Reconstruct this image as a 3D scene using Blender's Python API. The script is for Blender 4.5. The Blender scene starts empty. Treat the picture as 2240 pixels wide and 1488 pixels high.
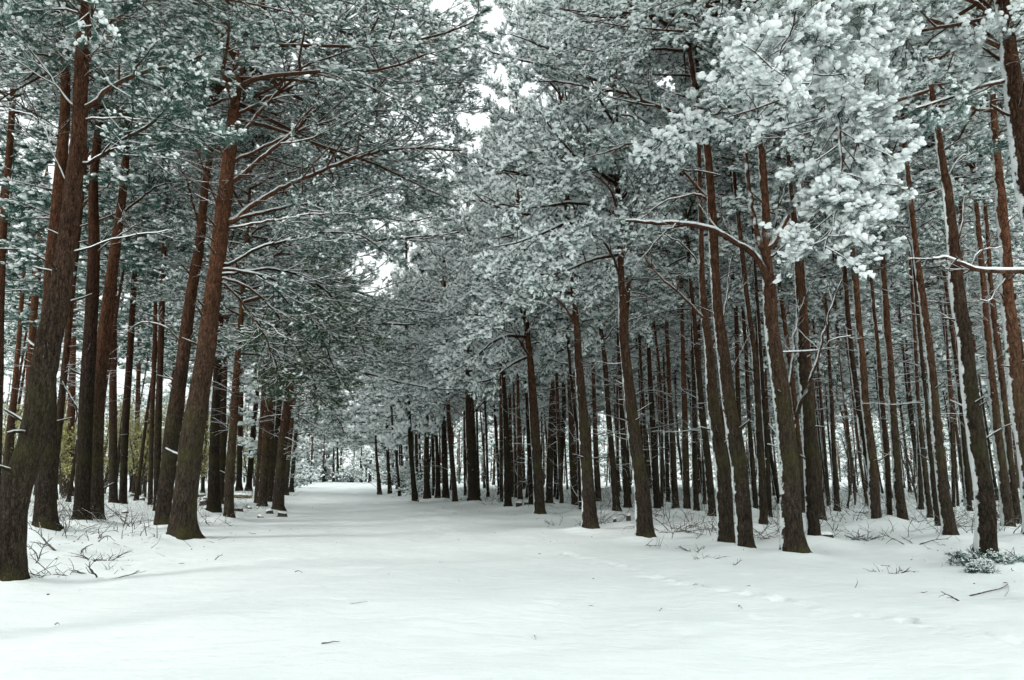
import bpy, math, random
import numpy as np
from mathutils import Vector, Matrix

SC = bpy.context.scene
COL = SC.collection
R_ = math.radians
# ------------------------------------------------------------------ camera
F_PX, CX, CY, YH, CAM_H = 1711.0, 1120.0, 744.0, 1035.0, 1.5
PITCH = math.atan((YH - CY) / F_PX)
cam_d = bpy.data.cameras.new('camera')
cam_d.sensor_width = 36.0
cam_d.lens = F_PX / 2240.0 * 36.0
cam_d.clip_end = 2000.0
cam = bpy.data.objects.new('camera', cam_d)
cam.location = (0, 0, CAM_H)
cam.rotation_euler = (math.pi / 2 + PITCH, 0, 0)
COL.objects.link(cam)
SC.camera = cam
# ------------------------------------------------------------------ sky, sun, exposure
SUN_EL, SUN_AZ = R_(31), R_(-122)          # soft sun behind the clouds, over the clearing on the left
W = bpy.data.worlds.new('World'); SC.world = W; W.use_nodes = True
wn = W.node_tree; wn.nodes.clear()
wo = wn.nodes.new('ShaderNodeOutputWorld'); bg = wn.nodes.new('ShaderNodeBackground')
sky = wn.nodes.new('ShaderNodeTexSky'); sky.sky_type = 'NISHITA'; sky.sun_disc = False
sky.sun_elevation = SUN_EL; sky.sun_rotation = -SUN_AZ
sky.dust_density = 6.0; sky.air_density = 1.0
hs = wn.nodes.new('ShaderNodeHueSaturation'); hs.inputs['Saturation'].default_value = 0.10; veil = wn.nodes.new('ShaderNodeMix'); veil.data_type = 'RGBA'; veil.inputs[0].default_value = .82; veil.inputs[7].default_value = (6.3, 6.3, 6.3, 1)   # even cloud cover
mxw = wn.nodes.new('ShaderNodeMix'); mxw.data_type = 'RGBA'; mxw.blend_type = 'MULTIPLY'
mxw.inputs[0].default_value = 1.0; mxw.inputs[7].default_value = (0.925, 1.0, 0.985, 1)
wn.links.new(sky.outputs[0], hs.inputs['Color']); wn.links.new(hs.outputs[0], veil.inputs[6]); wn.links.new(veil.outputs[2], mxw.inputs[6])
wn.links.new(mxw.outputs[2], bg.inputs[0]); bg.inputs[1].default_value = 0.15
wn.links.new(bg.outputs[0], wo.inputs[0])
sl = bpy.data.lights.new('sun', 'SUN'); sl.energy = 1.25; sl.angle = R_(14); sl.color = (1, .98, .94)
so = bpy.data.objects.new('sun', sl)
sd = Vector((math.sin(SUN_AZ) * math.cos(SUN_EL), math.cos(SUN_AZ) * math.cos(SUN_EL), math.sin(SUN_EL)))
so.rotation_euler = sd.to_track_quat('Z', 'Y').to_euler(); so.location = sd * 60
COL.objects.link(so)
SC.view_settings.view_transform = 'Standard'; SC.view_settings.look = 'None'
SC.view_settings.gamma = 1.0; SC.view_settings.exposure = .70
SC.render.engine = 'CYCLES'
SC.cycles.use_denoising = True
SC.cycles.max_bounces = 10; SC.cycles.diffuse_bounces = 10
W.cycles.sampling_method = 'NONE'
SC.cycles.use_adaptive_sampling = True; SC.cycles.adaptive_threshold = .06; SC.cycles.adaptive_min_samples = 32
SC.cycles.glossy_bounces = 1; SC.cycles.transmission_bounces = 1; SC.cycles.transparent_max_bounces = 4

# ------------------------------------------------------------------ helpers
class MB:
    """collects arrays of vertices and faces and links them as one mesh"""
    def __init__(s): s.v = []; s.f = []; s.n = 0; s.rnd = []
    def add(s, V, F, mat=0, smooth=True, rnd=None):
        V = np.asarray(V, float).reshape(-1, 3); F = np.asarray(F, int)
        if len(V) == 0 or len(F) == 0: return
        s.v.append(V); s.f.append((F + s.n, mat, smooth)); s.n += len(V)
        s.rnd.append(np.full(len(V), .5) if rnd is None else np.asarray(rnd, float).ravel())
    def mesh(s, name, mats):
        me = bpy.data.meshes.new(name)
        V = np.concatenate(s.v)
        me.vertices.add(len(V)); me.vertices.foreach_set('co', V.ravel().astype(np.float32))
        lo = np.concatenate([f.ravel() for f, _, _ in s.f])
        tot = np.concatenate([np.full(len(f), f.shape[1]) for f, _, _ in s.f])
        st = np.concatenate([[0], np.cumsum(tot)[:-1]])
        mi = np.concatenate([np.full(len(f), m) for f, m, _ in s.f])
        sm = np.concatenate([np.full(len(f), b) for f, _, b in s.f])
        me.loops.add(len(lo)); me.loops.foreach_set('vertex_index', lo.astype(np.int32))
        me.polygons.add(len(tot)); me.polygons.foreach_set('loop_start', st.astype(np.int32))
        me.polygons.foreach_set('material_index', mi.astype(np.int32))
        me.polygons.foreach_set('use_smooth', sm.astype(bool))
        for m in mats: me.materials.append(m)
        a = me.attributes.new('rnd', 'FLOAT', 'POINT')
        a.data.foreach_set('value', np.concatenate(s.rnd).astype(np.float32))
        me.update(); me.validate()
        return me

def link(name, me, parent=None, loc=(0, 0, 0)):
    o = bpy.data.objects.new(name, me); COL.objects.link(o); o.location = loc
    if parent is not None: o.parent = parent
    return o
def tag(o, label=None, cat=None, group=None, kind=None):
    if label: o['label'] = label
    if cat: o['category'] = cat
    if group: o['group'] = group
    if kind: o['kind'] = kind
    return o
def nrm(a): return a / np.maximum(np.linalg.norm(a, axis=-1, keepdims=True), 1e-9)

def ray(px, py):
    u, r = (CY - py) / F_PX, (px - CX) / F_PX
    return np.array([r, math.cos(PITCH) - u * math.sin(PITCH), math.sin(PITCH) + u * math.cos(PITCH)])
def at_depth(px, py, Y):
    d = ray(px, py); return np.array([0, 0, CAM_H]) + d * (Y / d[1])
def on_ground(px, py):
    d = ray(px, py); return np.array([0, 0, CAM_H]) + d * (-CAM_H / d[2])

def path_bounds(y):
    """left and right edge of the open ride at distance y"""
    y = np.asarray(y, float)
    l = np.interp(y, [-40, 0, 11, 18, 30, 60, 130, 200], [-6.5, -6.5, -6.3, -6.6, -8.2, -15, -35, -55])
    r = np.interp(y, [-40, 0, 13, 18, 28, 40, 57, 100, 200], [9, 9, 7.0, 2.6, 0.6, -4.9, -9.4, -17, -38])
    return l, r
def sm(a, b, x):
    t = np.clip((x - a) / (b - a), 0, 1); return t * t * (3 - 2 * t)
def ground_z(x, y):
    x = np.asarray(x, float); y = np.asarray(y, float)
    l, r = path_bounds(y)
    z = 0.05 * np.sin(x * .31 + 1.3) * np.sin(y * .23 + .4) + 0.025 * np.sin(x * .9 + y * .35) + .012 * np.sin(x * 2.1 - y * 1.3 + 2)
    inw = sm(0.0, 2.2, np.maximum(x - r, l - x))
    rough = .055 * np.sin(x * 1.7 + np.sin(y * .8) * 2) * np.sin(y * 1.45 + np.sin(x * .6) * 2) + .03 * np.sin(x * 4.1 + y) * np.sin(y * 3.3 - x * .7)
    z = z + inw * (0.10 + rough)
    z = z + .018 * np.sin(x * 1.9 + y * .8 + 1) * np.sin(y * 1.5 - x * .6) + .008 * np.sin(x * 4.3 - y * 2.2) * np.sin(y * 3.9 + x)
    return z

# ------------------------------------------------------------------ materials
def mat(name, rough=.9):
    m = bpy.data.materials.new(name); m.use_nodes = True
    n = m.node_tree; b = n.nodes['Principled BSDF']
    b.inputs['Roughness'].default_value = rough
    b.inputs['Specular IOR Level'].default_value = .15
    return m, n, b
def N(n, t, **k):
    x = n.nodes.new(t)
    for a, v in k.items(): setattr(x, a, v)
    return x
def noise(n, scale, detail=3, vec=None, rough=.55):
    x = N(n, 'ShaderNodeTexNoise'); x.inputs['Scale'].default_value = scale
    x.inputs['Detail'].default_value = detail; x.inputs['Roughness'].default_value = rough
    if vec is not None: n.links.new(vec, x.inputs['Vector'])
    return x.outputs['Fac']
def ramp(n, fac, stops):
    r = N(n, 'ShaderNodeValToRGB'); e = r.color_ramp.elements
    while len(e) < len(stops): e.new(.5)
    for el, (p, c) in zip(e, stops): el.position = p; el.color = (*c, 1)
    n.links.new(fac, r.inputs[0]); return r.outputs[0]
def math_(n, op, a, b=None, clamp=False):
    x = N(n, 'ShaderNodeMath', operation=op, use_clamp=clamp)
    for i, v in enumerate((a, b)):
        if v is None: continue
        if isinstance(v, (int, float)): x.inputs[i].default_value = v
        else: n.links.new(v, x.inputs[i])
    return x.outputs[0]
def mix(n, fac, a, b, mode='MIX'):
    x = N(n, 'ShaderNodeMix', data_type='RGBA', blend_type=mode)
    for i, v in ((0, fac), (6, a), (7, b)):
        if isinstance(v, (int, float)): x.inputs[i].default_value = v
        elif isinstance(v, tuple): x.inputs[i].default_value = (*v, 1)
        else: n.links.new(v, x.inputs[i])
    return x.outputs[2]
def smooth(n, v, a, b):
    x = N(n, 'ShaderNodeMapRange', interpolation_type='SMOOTHSTEP')
    n.links.new(v, x.inputs[0]); x.inputs[1].default_value = a; x.inputs[2].default_value = b
    return x.outputs[0]
def dotn(n, w):
    g = N(n, 'ShaderNodeNewGeometry'); d = N(n, 'ShaderNodeVectorMath', operation='DOT_PRODUCT')
    n.links.new(g.outputs['Normal'], d.inputs[0]); d.inputs[1].default_value = w
    return d.outputs['Value']
SNOWC = (.84, .87, .87)
WIND = Vector((-.97, .24, .05)).normalized()

def mat_snow():
    m, n, b = mat('snow', .85)
    tc = N(n, 'ShaderNodeTexCoord').outputs['Object']
    c = ramp(n, noise(n, 14, 4, tc), [(.3, (.86, .89, .89)), (.7, (.92, .94, .94))])
    n.links.new(c, b.inputs['Base Color'])
    bp = N(n, 'ShaderNodeBump'); bp.inputs['Strength'].default_value = .5; bp.inputs['Distance'].default_value = .02
    n.links.new(noise(n, 40, 4, tc), bp.inputs['Height']); n.links.new(bp.outputs[0], b.inputs['Normal'])
    return m
def mat_ground():
    m, n, b = mat('snow_ground', .8)
    tc = N(n, 'ShaderNodeTexCoord').outputs['Object']
    c = ramp(n, noise(n, .9, 6, tc, .6), [(.25, (.78, .83, .825)), (.7, (.86, .89, .89))])
    n.links.new(c, b.inputs['Base Color'])
    mp = N(n, 'ShaderNodeMapping'); mp.inputs['Scale'].default_value = (.7, 1.25, 1); n.links.new(tc, mp.inputs[0])
    b1 = N(n, 'ShaderNodeBump'); b1.inputs['Strength'].default_value = .8; b1.inputs['Distance'].default_value = .05
    n.links.new(noise(n, 3.2, 7, mp.outputs[0], .62), b1.inputs['Height'])
    b2 = N(n, 'ShaderNodeBump'); b2.inputs['Strength'].default_value = .5; b2.inputs['Distance'].default_value = .008
    n.links.new(noise(n, 60, 4, tc, .7), b2.inputs['Height']); n.links.new(b1.outputs[0], b2.inputs['Normal'])
    n.links.new(b2.outputs[0], b.inputs['Normal'])
    return m
def mat_bark(trunk=True):
    m, n, b = mat('bark_trunk' if trunk else 'bark_branch', .95)
    b.inputs['Specular IOR Level'].default_value = .04
    g = N(n, 'ShaderNodeNewGeometry'); tc = N(n, 'ShaderNodeTexCoord').outputs['Object']
    oi = N(n, 'ShaderNodeObjectInfo')
    mp = N(n, 'ShaderNodeMapping'); mp.inputs['Scale'].default_value = (1, 1, .28); n.links.new(tc, mp.inputs[0])
    v = N(n, 'ShaderNodeTexVoronoi'); v.feature = 'DISTANCE_TO_EDGE'; v.inputs['Scale'].default_value = 36 if trunk else 50
    nv = N(n, 'ShaderNodeTexNoise'); nv.inputs['Scale'].default_value = 14; n.links.new(mp.outputs[0], nv.inputs['Vector'])
    n.links.new(mix(n, .10, mp.outputs[0], nv.outputs['Color'], 'ADD'), v.inputs['Vector'])
    nz = noise(n, 22, 4, mp.outputs[0], .7)
    plate = math_(n, 'ADD', math_(n, 'MULTIPLY', smooth(n, v.outputs['Distance'], 0, .16), .22), math_(n, 'MULTIPLY', nz, .95))
    low = ramp(n, plate, [(.30, (.006, .005, .004)), (.62, (.036, .028, .021)), (.88, (.090, .070, .052))])
    up = ramp(n, plate, [(.30, (.010, .005, .003)), (.62, (.075, .034, .020)), (.88, (.19, .086, .047))])
    sp = N(n, 'ShaderNodeSeparateXYZ'); n.links.new(g.outputs['Position'], sp.inputs[0])
    hz = math_(n, 'ADD', sp.outputs['Z'], math_(n, 'MULTIPLY', math_(n, 'SUBTRACT', noise(n, .7, 3, tc), .5), 3.0))
    hz = math_(n, 'ADD', hz, math_(n, 'MULTIPLY', math_(n, 'SUBTRACT', oi.outputs['Random'], .5), 3.0))
    f = smooth(n, hz, 1.5, 8.0)
    c = mix(n, f, low, up)
    alg = math_(n, 'MULTIPLY', smooth(n, noise(n, 1.3, 4, tc), .45, .7), math_(n, 'SUBTRACT', 1.0, smooth(n, sp.outputs['Z'], 1.5, 4.5)))
    c = mix(n, math_(n, 'MULTIPLY', alg, .8), c, (.050, .050, .018))
    if trunk:
        s = math_(n, 'ADD', dotn(n, WIND), math_(n, 'MULTIPLY', math_(n, 'SUBTRACT', noise(n, 5, 5, tc, .7), .5), 1.15))
        s = math_(n, 'ADD', s, math_(n, 'MULTIPLY', math_(n, 'SUBTRACT', nz, .5), .25))
        s = math_(n, 'ADD', s, math_(n, 'MULTIPLY', math_(n, 'SUBTRACT', noise(n, 1.4, 2, tc), .5), .5))
        sf = smooth(n, s, .80, .87)
        t = smooth(n, dotn(n, (0, 0, 1)), .8, .9)
        sf = math_(n, 'MAXIMUM', sf, t)
    else:
        s = math_(n, 'ADD', dotn(n, Vector((-.2, .0, .98))), math_(n, 'MULTIPLY', math_(n, 'SUBTRACT', noise(n, 7, 3, tc), .5), .9))
        sf = smooth(n, s, .05, .3)
    tint = math_(n, 'ADD', .65, math_(n, 'MULTIPLY', oi.outputs['Random'], .75)); patch = math_(n, 'ADD', .6, math_(n, 'MULTIPLY', noise(n, 1.9, 3, tc), .8))
    cc = N(n, 'ShaderNodeCombineColor'); tp = math_(n, 'MULTIPLY', tint, patch)
    for q in range(3): n.links.new(tp, cc.inputs[q])
    c = mix(n, 1.0, c, cc.outputs[0], 'MULTIPLY')
    c = mix(n, sf, c, SNOWC)
    n.links.new(c, b.inputs['Base Color'])
    bp = N(n, 'ShaderNodeBump'); bp.inputs['Strength'].default_value = 1.0; bp.inputs['Distance'].default_value = .045
    hh = math_(n, 'ADD', plate, math_(n, 'MULTIPLY', sf, .7))
    n.links.new(hh, bp.inputs['Height']); n.links.new(bp.outputs[0], b.inputs['Normal'])
    return m
def mat_needle(name, frost, fc=(.55, .69, .65), dark=(.014, .042, .030), pale=(.070, .155, .120)):
    m, n, b = mat(name, .8)
    a = N(n, 'ShaderNodeAttribute', attribute_name='rnd').outputs['Fac']
    tc = N(n, 'ShaderNodeTexCoord').outputs['Object']
    c = mix(n, a, dark, pale)
    t = math_(n, 'ADD', noise(n, 1.1, 3, tc), math_(n, 'MULTIPLY', a, .35))
    fr = smooth(n, t, .95 - frost, 1.3 - frost)
    c = mix(n, math_(n, 'MULTIPLY', fr, .9), c, fc)
    n.links.new(c, b.inputs['Base Color'])
    return m
def mat_flat(name, c1, c2, sc=20, rough=.9, snow=False):
    m, n, b = mat(name, rough)
    tc = N(n, 'ShaderNodeTexCoord').outputs['Object']
    c = ramp(n, noise(n, sc, 4, tc), [(.3, c1), (.7, c2)])
    if snow:
        s = math_(n, 'ADD', dotn(n, (0, 0, 1)), math_(n, 'MULTIPLY', math_(n, 'SUBTRACT', noise(n, 9, 3, tc), .5), .8))
        c = mix(n, smooth(n, s, snow, snow + .15), c, SNOWC)
    n.links.new(c, b.inputs['Base Color'])
    return m
M_SNOW = mat_snow(); M_GROUND = mat_ground()
M_TRUNK = mat_bark(True); M_BR = mat_bark(False)
M_NEED = mat_needle('needles_snowy', .30); M_NEED2 = mat_needle('needles_dull', .26)
M_FROST = mat_needle('needles_frosted', .42, (.74, .78, .77), dark=(.02, .045, .033), pale=(.10, .16, .13))
M_NGREEN = mat_needle('needles_green', .10, dark=(.012, .030, .014), pale=(.050, .095, .045))
M_LEAF = mat_flat('young_leaves', (.33, .33, .13), (.56, .52, .26), 3)
M_TWIG = mat_flat('dead_twig', (.035, .028, .024), (.10, .08, .065), 15, snow=.72)
M_BUSH = mat_flat('bush_twig', (.028, .022, .018), (.085, .068, .052), 8, snow=.6)
M_CUT = mat_flat('cut_wood', (.30, .19, .10), (.42, .28, .15), 12)
M_MOSS = mat_flat('mossy_bark', (.07, .06, .035), (.17, .16, .08), 12, snow=.55)

# ------------------------------------------------------------------ curve batches
def tubes(mb, P, Rr, sides, mat_i=0, rng=None):
    """P [n,k,3], R [n,k] -> open tapering tubes"""
    n, k, _ = P.shape
    T = np.empty_like(P); T[:, 1:-1] = P[:, 2:] - P[:, :-2]; T[:, 0] = P[:, 1] - P[:, 0]; T[:, -1] = P[:, -1] - P[:, -2]
    T = nrm(T)
    ref = np.where(np.abs(T[..., 2:3]) > .9, np.array([1., 0, 0]), np.array([0, 0, 1.]))
    A = nrm(np.cross(T, ref)); B = np.cross(T, A)
    an = np.arange(sides) * 2 * math.pi / sides
    V = P[:, :, None, :] + Rr[:, :, None, None] * (np.cos(an)[None, None, :, None] * A[:, :, None, :] + np.sin(an)[None, None, :, None] * B[:, :, None, :])
    i = np.arange(n)[:, None, None] * k * sides; j = np.arange(k - 1)[None, :, None] * sides
    s = np.arange(sides)[None, None, :]; s2 = (s + 1) % sides
    F = np.stack([i + j + s, i + j + s2, i + j + sides + s2, i + j + sides + s], -1).reshape(-1, 4)
    mb.add(V, F, mat_i, True)

def ridge(mb, P, Rr, mat_i, sides=4, k=1.0):
    """the line of snow lying along the top of branches"""
    T = nrm(np.diff(P, axis=1)); T = np.concatenate([T, T[:, -1:]], 1)
    flat = np.sqrt(np.clip(1 - T[..., 2] ** 2, .05, 1))
    r = (np.minimum(Rr, .05) * .62 + .005) * flat * k
    Q = P.copy(); Q[..., 2] += (Rr * .62 + .003) * flat
    tubes(mb, Q, r, sides, mat_i)

def grow(rng, S, D, L, r0, K, droop=0.0, wob=.12, r1=.35, lift=0.0):
    """curves from start S, direction D, length L; droop bends down, lift turns the tip up"""
    n = len(S); P = np.empty((n, K, 3)); P[:, 0] = S; D = nrm(D.copy())
    st = (L / (K - 1))[:, None]
    for k in range(1, K):
        t = k / (K - 1)
        D = D + rng.normal(0, wob, (n, 3)) * np.array([1, 1, .8])
        D[:, 2] += (-droop * (1 - t) + lift * max(0, t - .5) * 2)
        D = nrm(D); P[:, k] = P[:, k - 1] + D * st
    Rr = r0[:, None] * np.linspace(1, r1, K)[None, :]
    return P, Rr

def spawn(rng, P, Rr, m, t0, t1, lenf, ang, K, rad=.55, droop=0, lift=0, up=0.0, wob=.14, flat=.5):
    n, k, _ = P.shape
    t = t0 + (t1 - t0) * (np.arange(m)[None, :] + rng.uniform(0, 1, (n, m))) / m
    x = t * (k - 1); i = np.minimum(x.astype(int), k - 2); f = (x - i)[..., None]
    r = np.arange(n)[:, None]
    S = P[r, i] * (1 - f) + P[r, i + 1] * f
    T = nrm(P[r, i + 1] - P[r, i])
    R0 = (Rr[r, i] * (1 - f[..., 0]) + Rr[r, i + 1] * f[..., 0]) * rad
    side = np.where((np.arange(m)[None, :] + rng.integers(0, 2, (n, 1))) % 2 == 0, 1., -1.)
    H = nrm(np.cross(T, np.array([0, 0, 1.])) + 1e-4)
    U = np.cross(H, T)
    ro = rng.normal(0, flat, (n, m))
    O = H * (side * np.cos(ro))[..., None] + U * np.sin(ro)[..., None]
    a = ang + rng.normal(0, .18, (n, m))
    D = T * np.cos(a)[..., None] + O * np.sin(a)[..., None]; D[..., 2] += up
    Lp = np.linalg.norm(np.diff(P, axis=1), axis=2).sum(1)[:, None]
    L = lenf(t, Lp, rng.uniform(.65, 1.25, (n, m)))
    S = S.reshape(-1, 3); D = D.reshape(-1, 3); L = np.broadcast_to(L, t.shape).reshape(-1)
    return grow(rng, S, D, L, R0.reshape(-1), K, droop, wob, .4, lift)

# ------------------------------------------------------------------ needle tufts with snow caps
def ico(sub):
    p = (1 + 5 ** .5) / 2
    v = [(-1, p, 0), (1, p, 0), (-1, -p, 0), (1, -p, 0), (0, -1, p), (0, 1, p), (0, -1, -p), (0, 1, -p), (p, 0, -1), (p, 0, 1), (-p, 0, -1), (-p, 0, 1)]
    f = [(0, 11, 5), (0, 5, 1), (0, 1, 7), (0, 7, 10), (0, 10, 11), (1, 5, 9), (5, 11, 4), (11, 10, 2), (10, 7, 6), (7, 1, 8), (3, 9, 4), (3, 4, 2), (3, 2, 6), (3, 6, 8), (3, 8, 9), (4, 9, 5), (2, 4, 11), (6, 2, 10), (8, 6, 7), (9, 8, 1)]
    v = [np.array(a, float) / math.sqrt(1 + p * p) for a in v]
    for _ in range(sub):
        c = {}; nf = []
        def mid(a, b):
            k = (min(a, b), max(a, b))
            if k not in c:
                q = v[a] + v[b]; v.append(q / np.linalg.norm(q)); c[k] = len(v) - 1
            return c[k]
        for a, b, d in f:
            x, y, z = mid(a, b), mid(b, d), mid(d, a); nf += [(a, x, z), (b, y, x), (d, z, y), (x, y, z)]
        f = nf
    return np.array(v), np.array(f)
ICO0, ICO1 = ico(0), ico(1)

def needle_tpl(rng, n, w, spread=1.0):
    V = []
    for i in range(n):
        az = rng.uniform(0, 2 * math.pi); el = rng.uniform(.35, 1.15) * spread
        d = np.array([math.cos(el), math.sin(el) * math.cos(az), math.sin(el) * math.sin(az) * (1 if math.sin(az) < 0 else .55) - .2]); d /= np.linalg.norm(d)
        b = np.array([rng.uniform(-.35, .35), 0, 0]); L = rng.uniform(.65, 1.05)
        s = np.cross(d, rng.normal(0, 1, 3)); s /= np.linalg.norm(s)
        V += [b + s * w, b - s * w, b + d * L]
    return np.array(V), np.arange(3 * n).reshape(-1, 3)

def frames(A):
    A = nrm(A); Y = nrm(np.cross(np.array([0, 0, 1.]), A) + 1e-5); Z = np.cross(A, Y)
    return A, Y, Z
def put(mb, tpls, rng, pos, axis, size, mat_i, smooth_, rnd, zs=None):
    idx = rng.integers(0, len(tpls), len(pos))
    X, Y, Z = frames(axis)
    for k, (tv, tf) in enumerate(tpls):
        q = np.where(idx == k)[0]
        if len(q) == 0: continue
        s = size[q][:, None, None]
        V = pos[q][:, None, :] + s * (tv[None, :, 0:1] * X[q][:, None] + tv[None, :, 1:2] * Y[q][:, None] + tv[None, :, 2:3] * Z[q][:, None])
        m = len(tv); F = (np.arange(len(q))[:, None, None] * m + tf[None]).reshape(-1, 3)
        mb.add(V, F, mat_i, smooth_, np.repeat(rnd[q], m))

def snow_tpls(rng, base, n=6, parts=1):
    out = []
    v0, f0 = base
    for _ in range(n):
        v = v0 * np.array([.95, .82, .66])
        nz = sum(np.sin(v0 @ rng.normal(0, 2.6, 3) + rng.uniform(0, 6)) for _ in range(4))[:, None] * .17
        v = v * (1 + nz); v[:, 2] = np.where(v[:, 2] < 0, v[:, 2] * .6, v[:, 2])
        if parts > 1:       # a load made of several melted-together lumps
            VV, FF = [], []
            for j in range(parts):
                o_ = rng.normal(0, 1, 3) * [.62, .5, .28]; VV.append(v[:, [0, 1, 2]] * rng.uniform(.35, .68) * rng.uniform(.85, 1.15, 3) + o_); FF.append(f0 + j * len(v))
            v, f = np.vstack(VV), np.vstack(FF)
        else: f = f0
        out.append((v, f))
    return out
LOD = {
 'h': dict(nn=54, w=.010, snow=ICO1, ts=.18),
 0: dict(nn=18, w=.028, snow=ICO0, ts=.125),
 1: dict(nn=11, w=.042, snow=ICO0, ts=.155),
 2: dict(nn=6, w=.085, snow=ICO0, ts=.22),
}
_tr = np.random.default_rng(5)
for L_ in LOD.values():
    L_['nt'] = [needle_tpl(_tr, L_['nn'], L_['w']) for _ in range(6)]
    L_['st'] = snow_tpls(_tr, L_['snow'], 6, {54: 5}.get(L_['nn'], 1))

def tufts(mb, rng, P, lod, per, snow_p, snow_s=1.0, size=1.0, mats=(1, 2), t0=.35):
    """needle bursts along curves P, some carrying a cap of snow"""
    n, k, _ = P.shape; L = LOD[lod]
    t = t0 + (1 - t0) * (np.arange(per)[None, :] + rng.uniform(.2, 1, (n, per))) / per
    x = np.minimum(t, .999) * (k - 1); i = np.minimum(x.astype(int), k - 2); f = (x - i)[..., None]; r = np.arange(n)[:, None]
    S = (P[r, i] * (1 - f) + P[r, i + 1] * f).reshape(-1, 3); T = nrm(P[r, i + 1] - P[r, i]).reshape(-1, 3)
    s = L['ts'] * size * rng.uniform(.7, 1.25, len(S))
    S = S + rng.normal(0, .15, S.shape) * s[:, None]
    ax = T + rng.normal(0, .35, T.shape) + np.array([0, 0, .15])
    rnd = rng.uniform(0, 1, len(S))
    put(mb, L['nt'], rng, S, ax, s, mats[0], False, rnd)
    q = rng.uniform(0, 1, len(S)) < snow_p
    for rep_ in range(1 if lod in (2, 'h') else 3):
        S2 = S[q] + nrm(ax[q]) * (s[q] * rng.uniform(-.1, .75, q.sum()))[:, None] + rng.normal(0, .14, (q.sum(), 3)) * s[q][:, None]; S2[:, 2] += s[q] * (.30 if lod != 'h' else .2)
        a2 = ax[q] * np.array([1, 1, .5]) + rng.normal(0, .3, (q.sum(), 3))
        sz = rng.uniform(.30, .60, q.sum()) if lod in (2, 'h') else rng.uniform(.13, .40, q.sum())
        put(mb, L['st'], rng, S2, a2, s[q] * sz * snow_s, mats[1], True, rnd[q])

def foliate(mb, rng, P, Rr, lod, dens=1.0, snow_p=.6, snow_s=1.0, l2=.36, l3=.42, t0=.28, size=1.0, twig_sides=3, bare=0):
    """secondary and tertiary shoots with tufts on a batch of limbs"""
    m2 = max(3, int(round({'h': 12, 0: 12, 1: 10, 2: 7}[lod] * dens * (.5 if bare else 1))))
    m3 = {'h': 4, 0: 6, 1: 5, 2: 3}[lod]; per = {'h': 3, 0: 4, 1: 3, 2: 3}[lod]; lo = lod != 2
    P2, R2 = spawn(rng, P, Rr, m2, t0, 1.0, lambda t, Lp, u: Lp * l2 * (1.15 - .75 * t) * u, .85, 5, .5, droop=.02, lift=.12, up=.05)
    R2 = np.maximum(R2, .008); tubes(mb, P2, R2, 4 if lo else 3, 0); ridge(mb, P2, R2, 2, 4 if lo else 3, .6 if bare else 1)
    P3, R3 = spawn(rng, P2, R2, m3, .2, 1.0, lambda t, Lp, u: np.minimum(Lp * .55, l3) * u + 0 * t, .8, 3, .6, lift=.1, up=.08, flat=.8)
    R3 = np.clip(R3, .005, .012)
    if lo:
        tubes(mb, P3, R3, twig_sides, 0)
        if lod != 'h' and not bare: ridge(mb, P3, R3, 2, 3)
    if bare: return
    tufts(mb, rng, P3, lod, per, snow_p, snow_s, size)
    tufts(mb, rng, P2, lod, per + 1, snow_p, snow_s, size, t0=.5)

MATS_C = [M_BR, M_NEED, M_SNOW]; MATS_D = [M_BR, M_NEED2, M_SNOW]
def crown_mesh(seed, hc, nl, reach, side_bias, lod, snow_p, snow_s=1.0, dens=1.0, mats=MATS_C, dead=0, top=True, low=0.0, prof='pine'):
    """a crown round a straight stem from z=0 to z=hc, reaching further to +x by side_bias"""
    rng = np.random.default_rng(seed); mb = MB()
    h = (np.arange(nl) + rng.uniform(0, 1, nl)) / nl
    az = np.arange(nl) * 2.399 + rng.normal(0, .35, nl)
    Lp = np.interp(h, [0, .15, .4, .7, 1.0], [.85, 1.0, .95, .7, .28]) if prof == 'pine' else np.interp(h, [0, .3, 1], [.9, 1, .4])
    L = reach * Lp * rng.uniform(.7, 1.2, nl) * (1 + side_bias * np.cos(az))
    el = np.interp(h, [0, .4, 1.0], [.15 + low, .35, 1.0]) + rng.normal(0, .12, nl)
    S = np.stack([np.zeros(nl), np.zeros(nl), h * hc * .97], 1)
    D = np.stack([np.cos(az) * np.cos(el), np.sin(az) * np.cos(el), np.sin(el)], 1)
    P, Rr = grow(rng, S, D, L, .014 + .011 * L, 9, droop=.10, wob=.10, r1=.25, lift=.12)
    tubes(mb, P, Rr, 6 if lod == 0 else (5 if lod == 1 else 4), 0); ridge(mb, P, Rr, 2, 4)
    foliate(mb, rng, P, Rr, lod, dens, snow_p, snow_s)
    if dead:
        hd = rng.uniform(-.62 if reach < 3 else -.3, .05, dead) * hc; ad = rng.uniform(0, 6.28, dead)
        S = np.stack([0 * hd, 0 * hd, hd], 1); el = rng.uniform(-.15, .6, dead)
        D = np.stack([np.cos(ad) * np.cos(el), np.sin(ad) * np.cos(el), np.sin(el)], 1)
        Ld = rng.uniform(.4, 1.7, dead)
        P, Rr = grow(rng, S, D, Ld, .008 + .007 * Ld, 6, droop=-.02, wob=.16, r1=.3)
        tubes(mb, P, Rr, 4, 0); ridge(mb, P, Rr, 2, 3, .7)
        P2, R2 = spawn(rng, P, Rr, 5, .3, 1, lambda t, Lq, u: Lq * .4 * u + 0 * t, .8, 4, .6, wob=.2)
        tubes(mb, P2, np.maximum(R2, .005), 3, 0)
    # leader shoot at the very top
    zt = np.array([[[0, 0, 0], [0, 0, hc * .5], [0, 0, hc]]], float); tubes(mb, zt, np.array([[.07, .05, .015]]), 5, 0)
    return mb.mesh('crown', mats)

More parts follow.
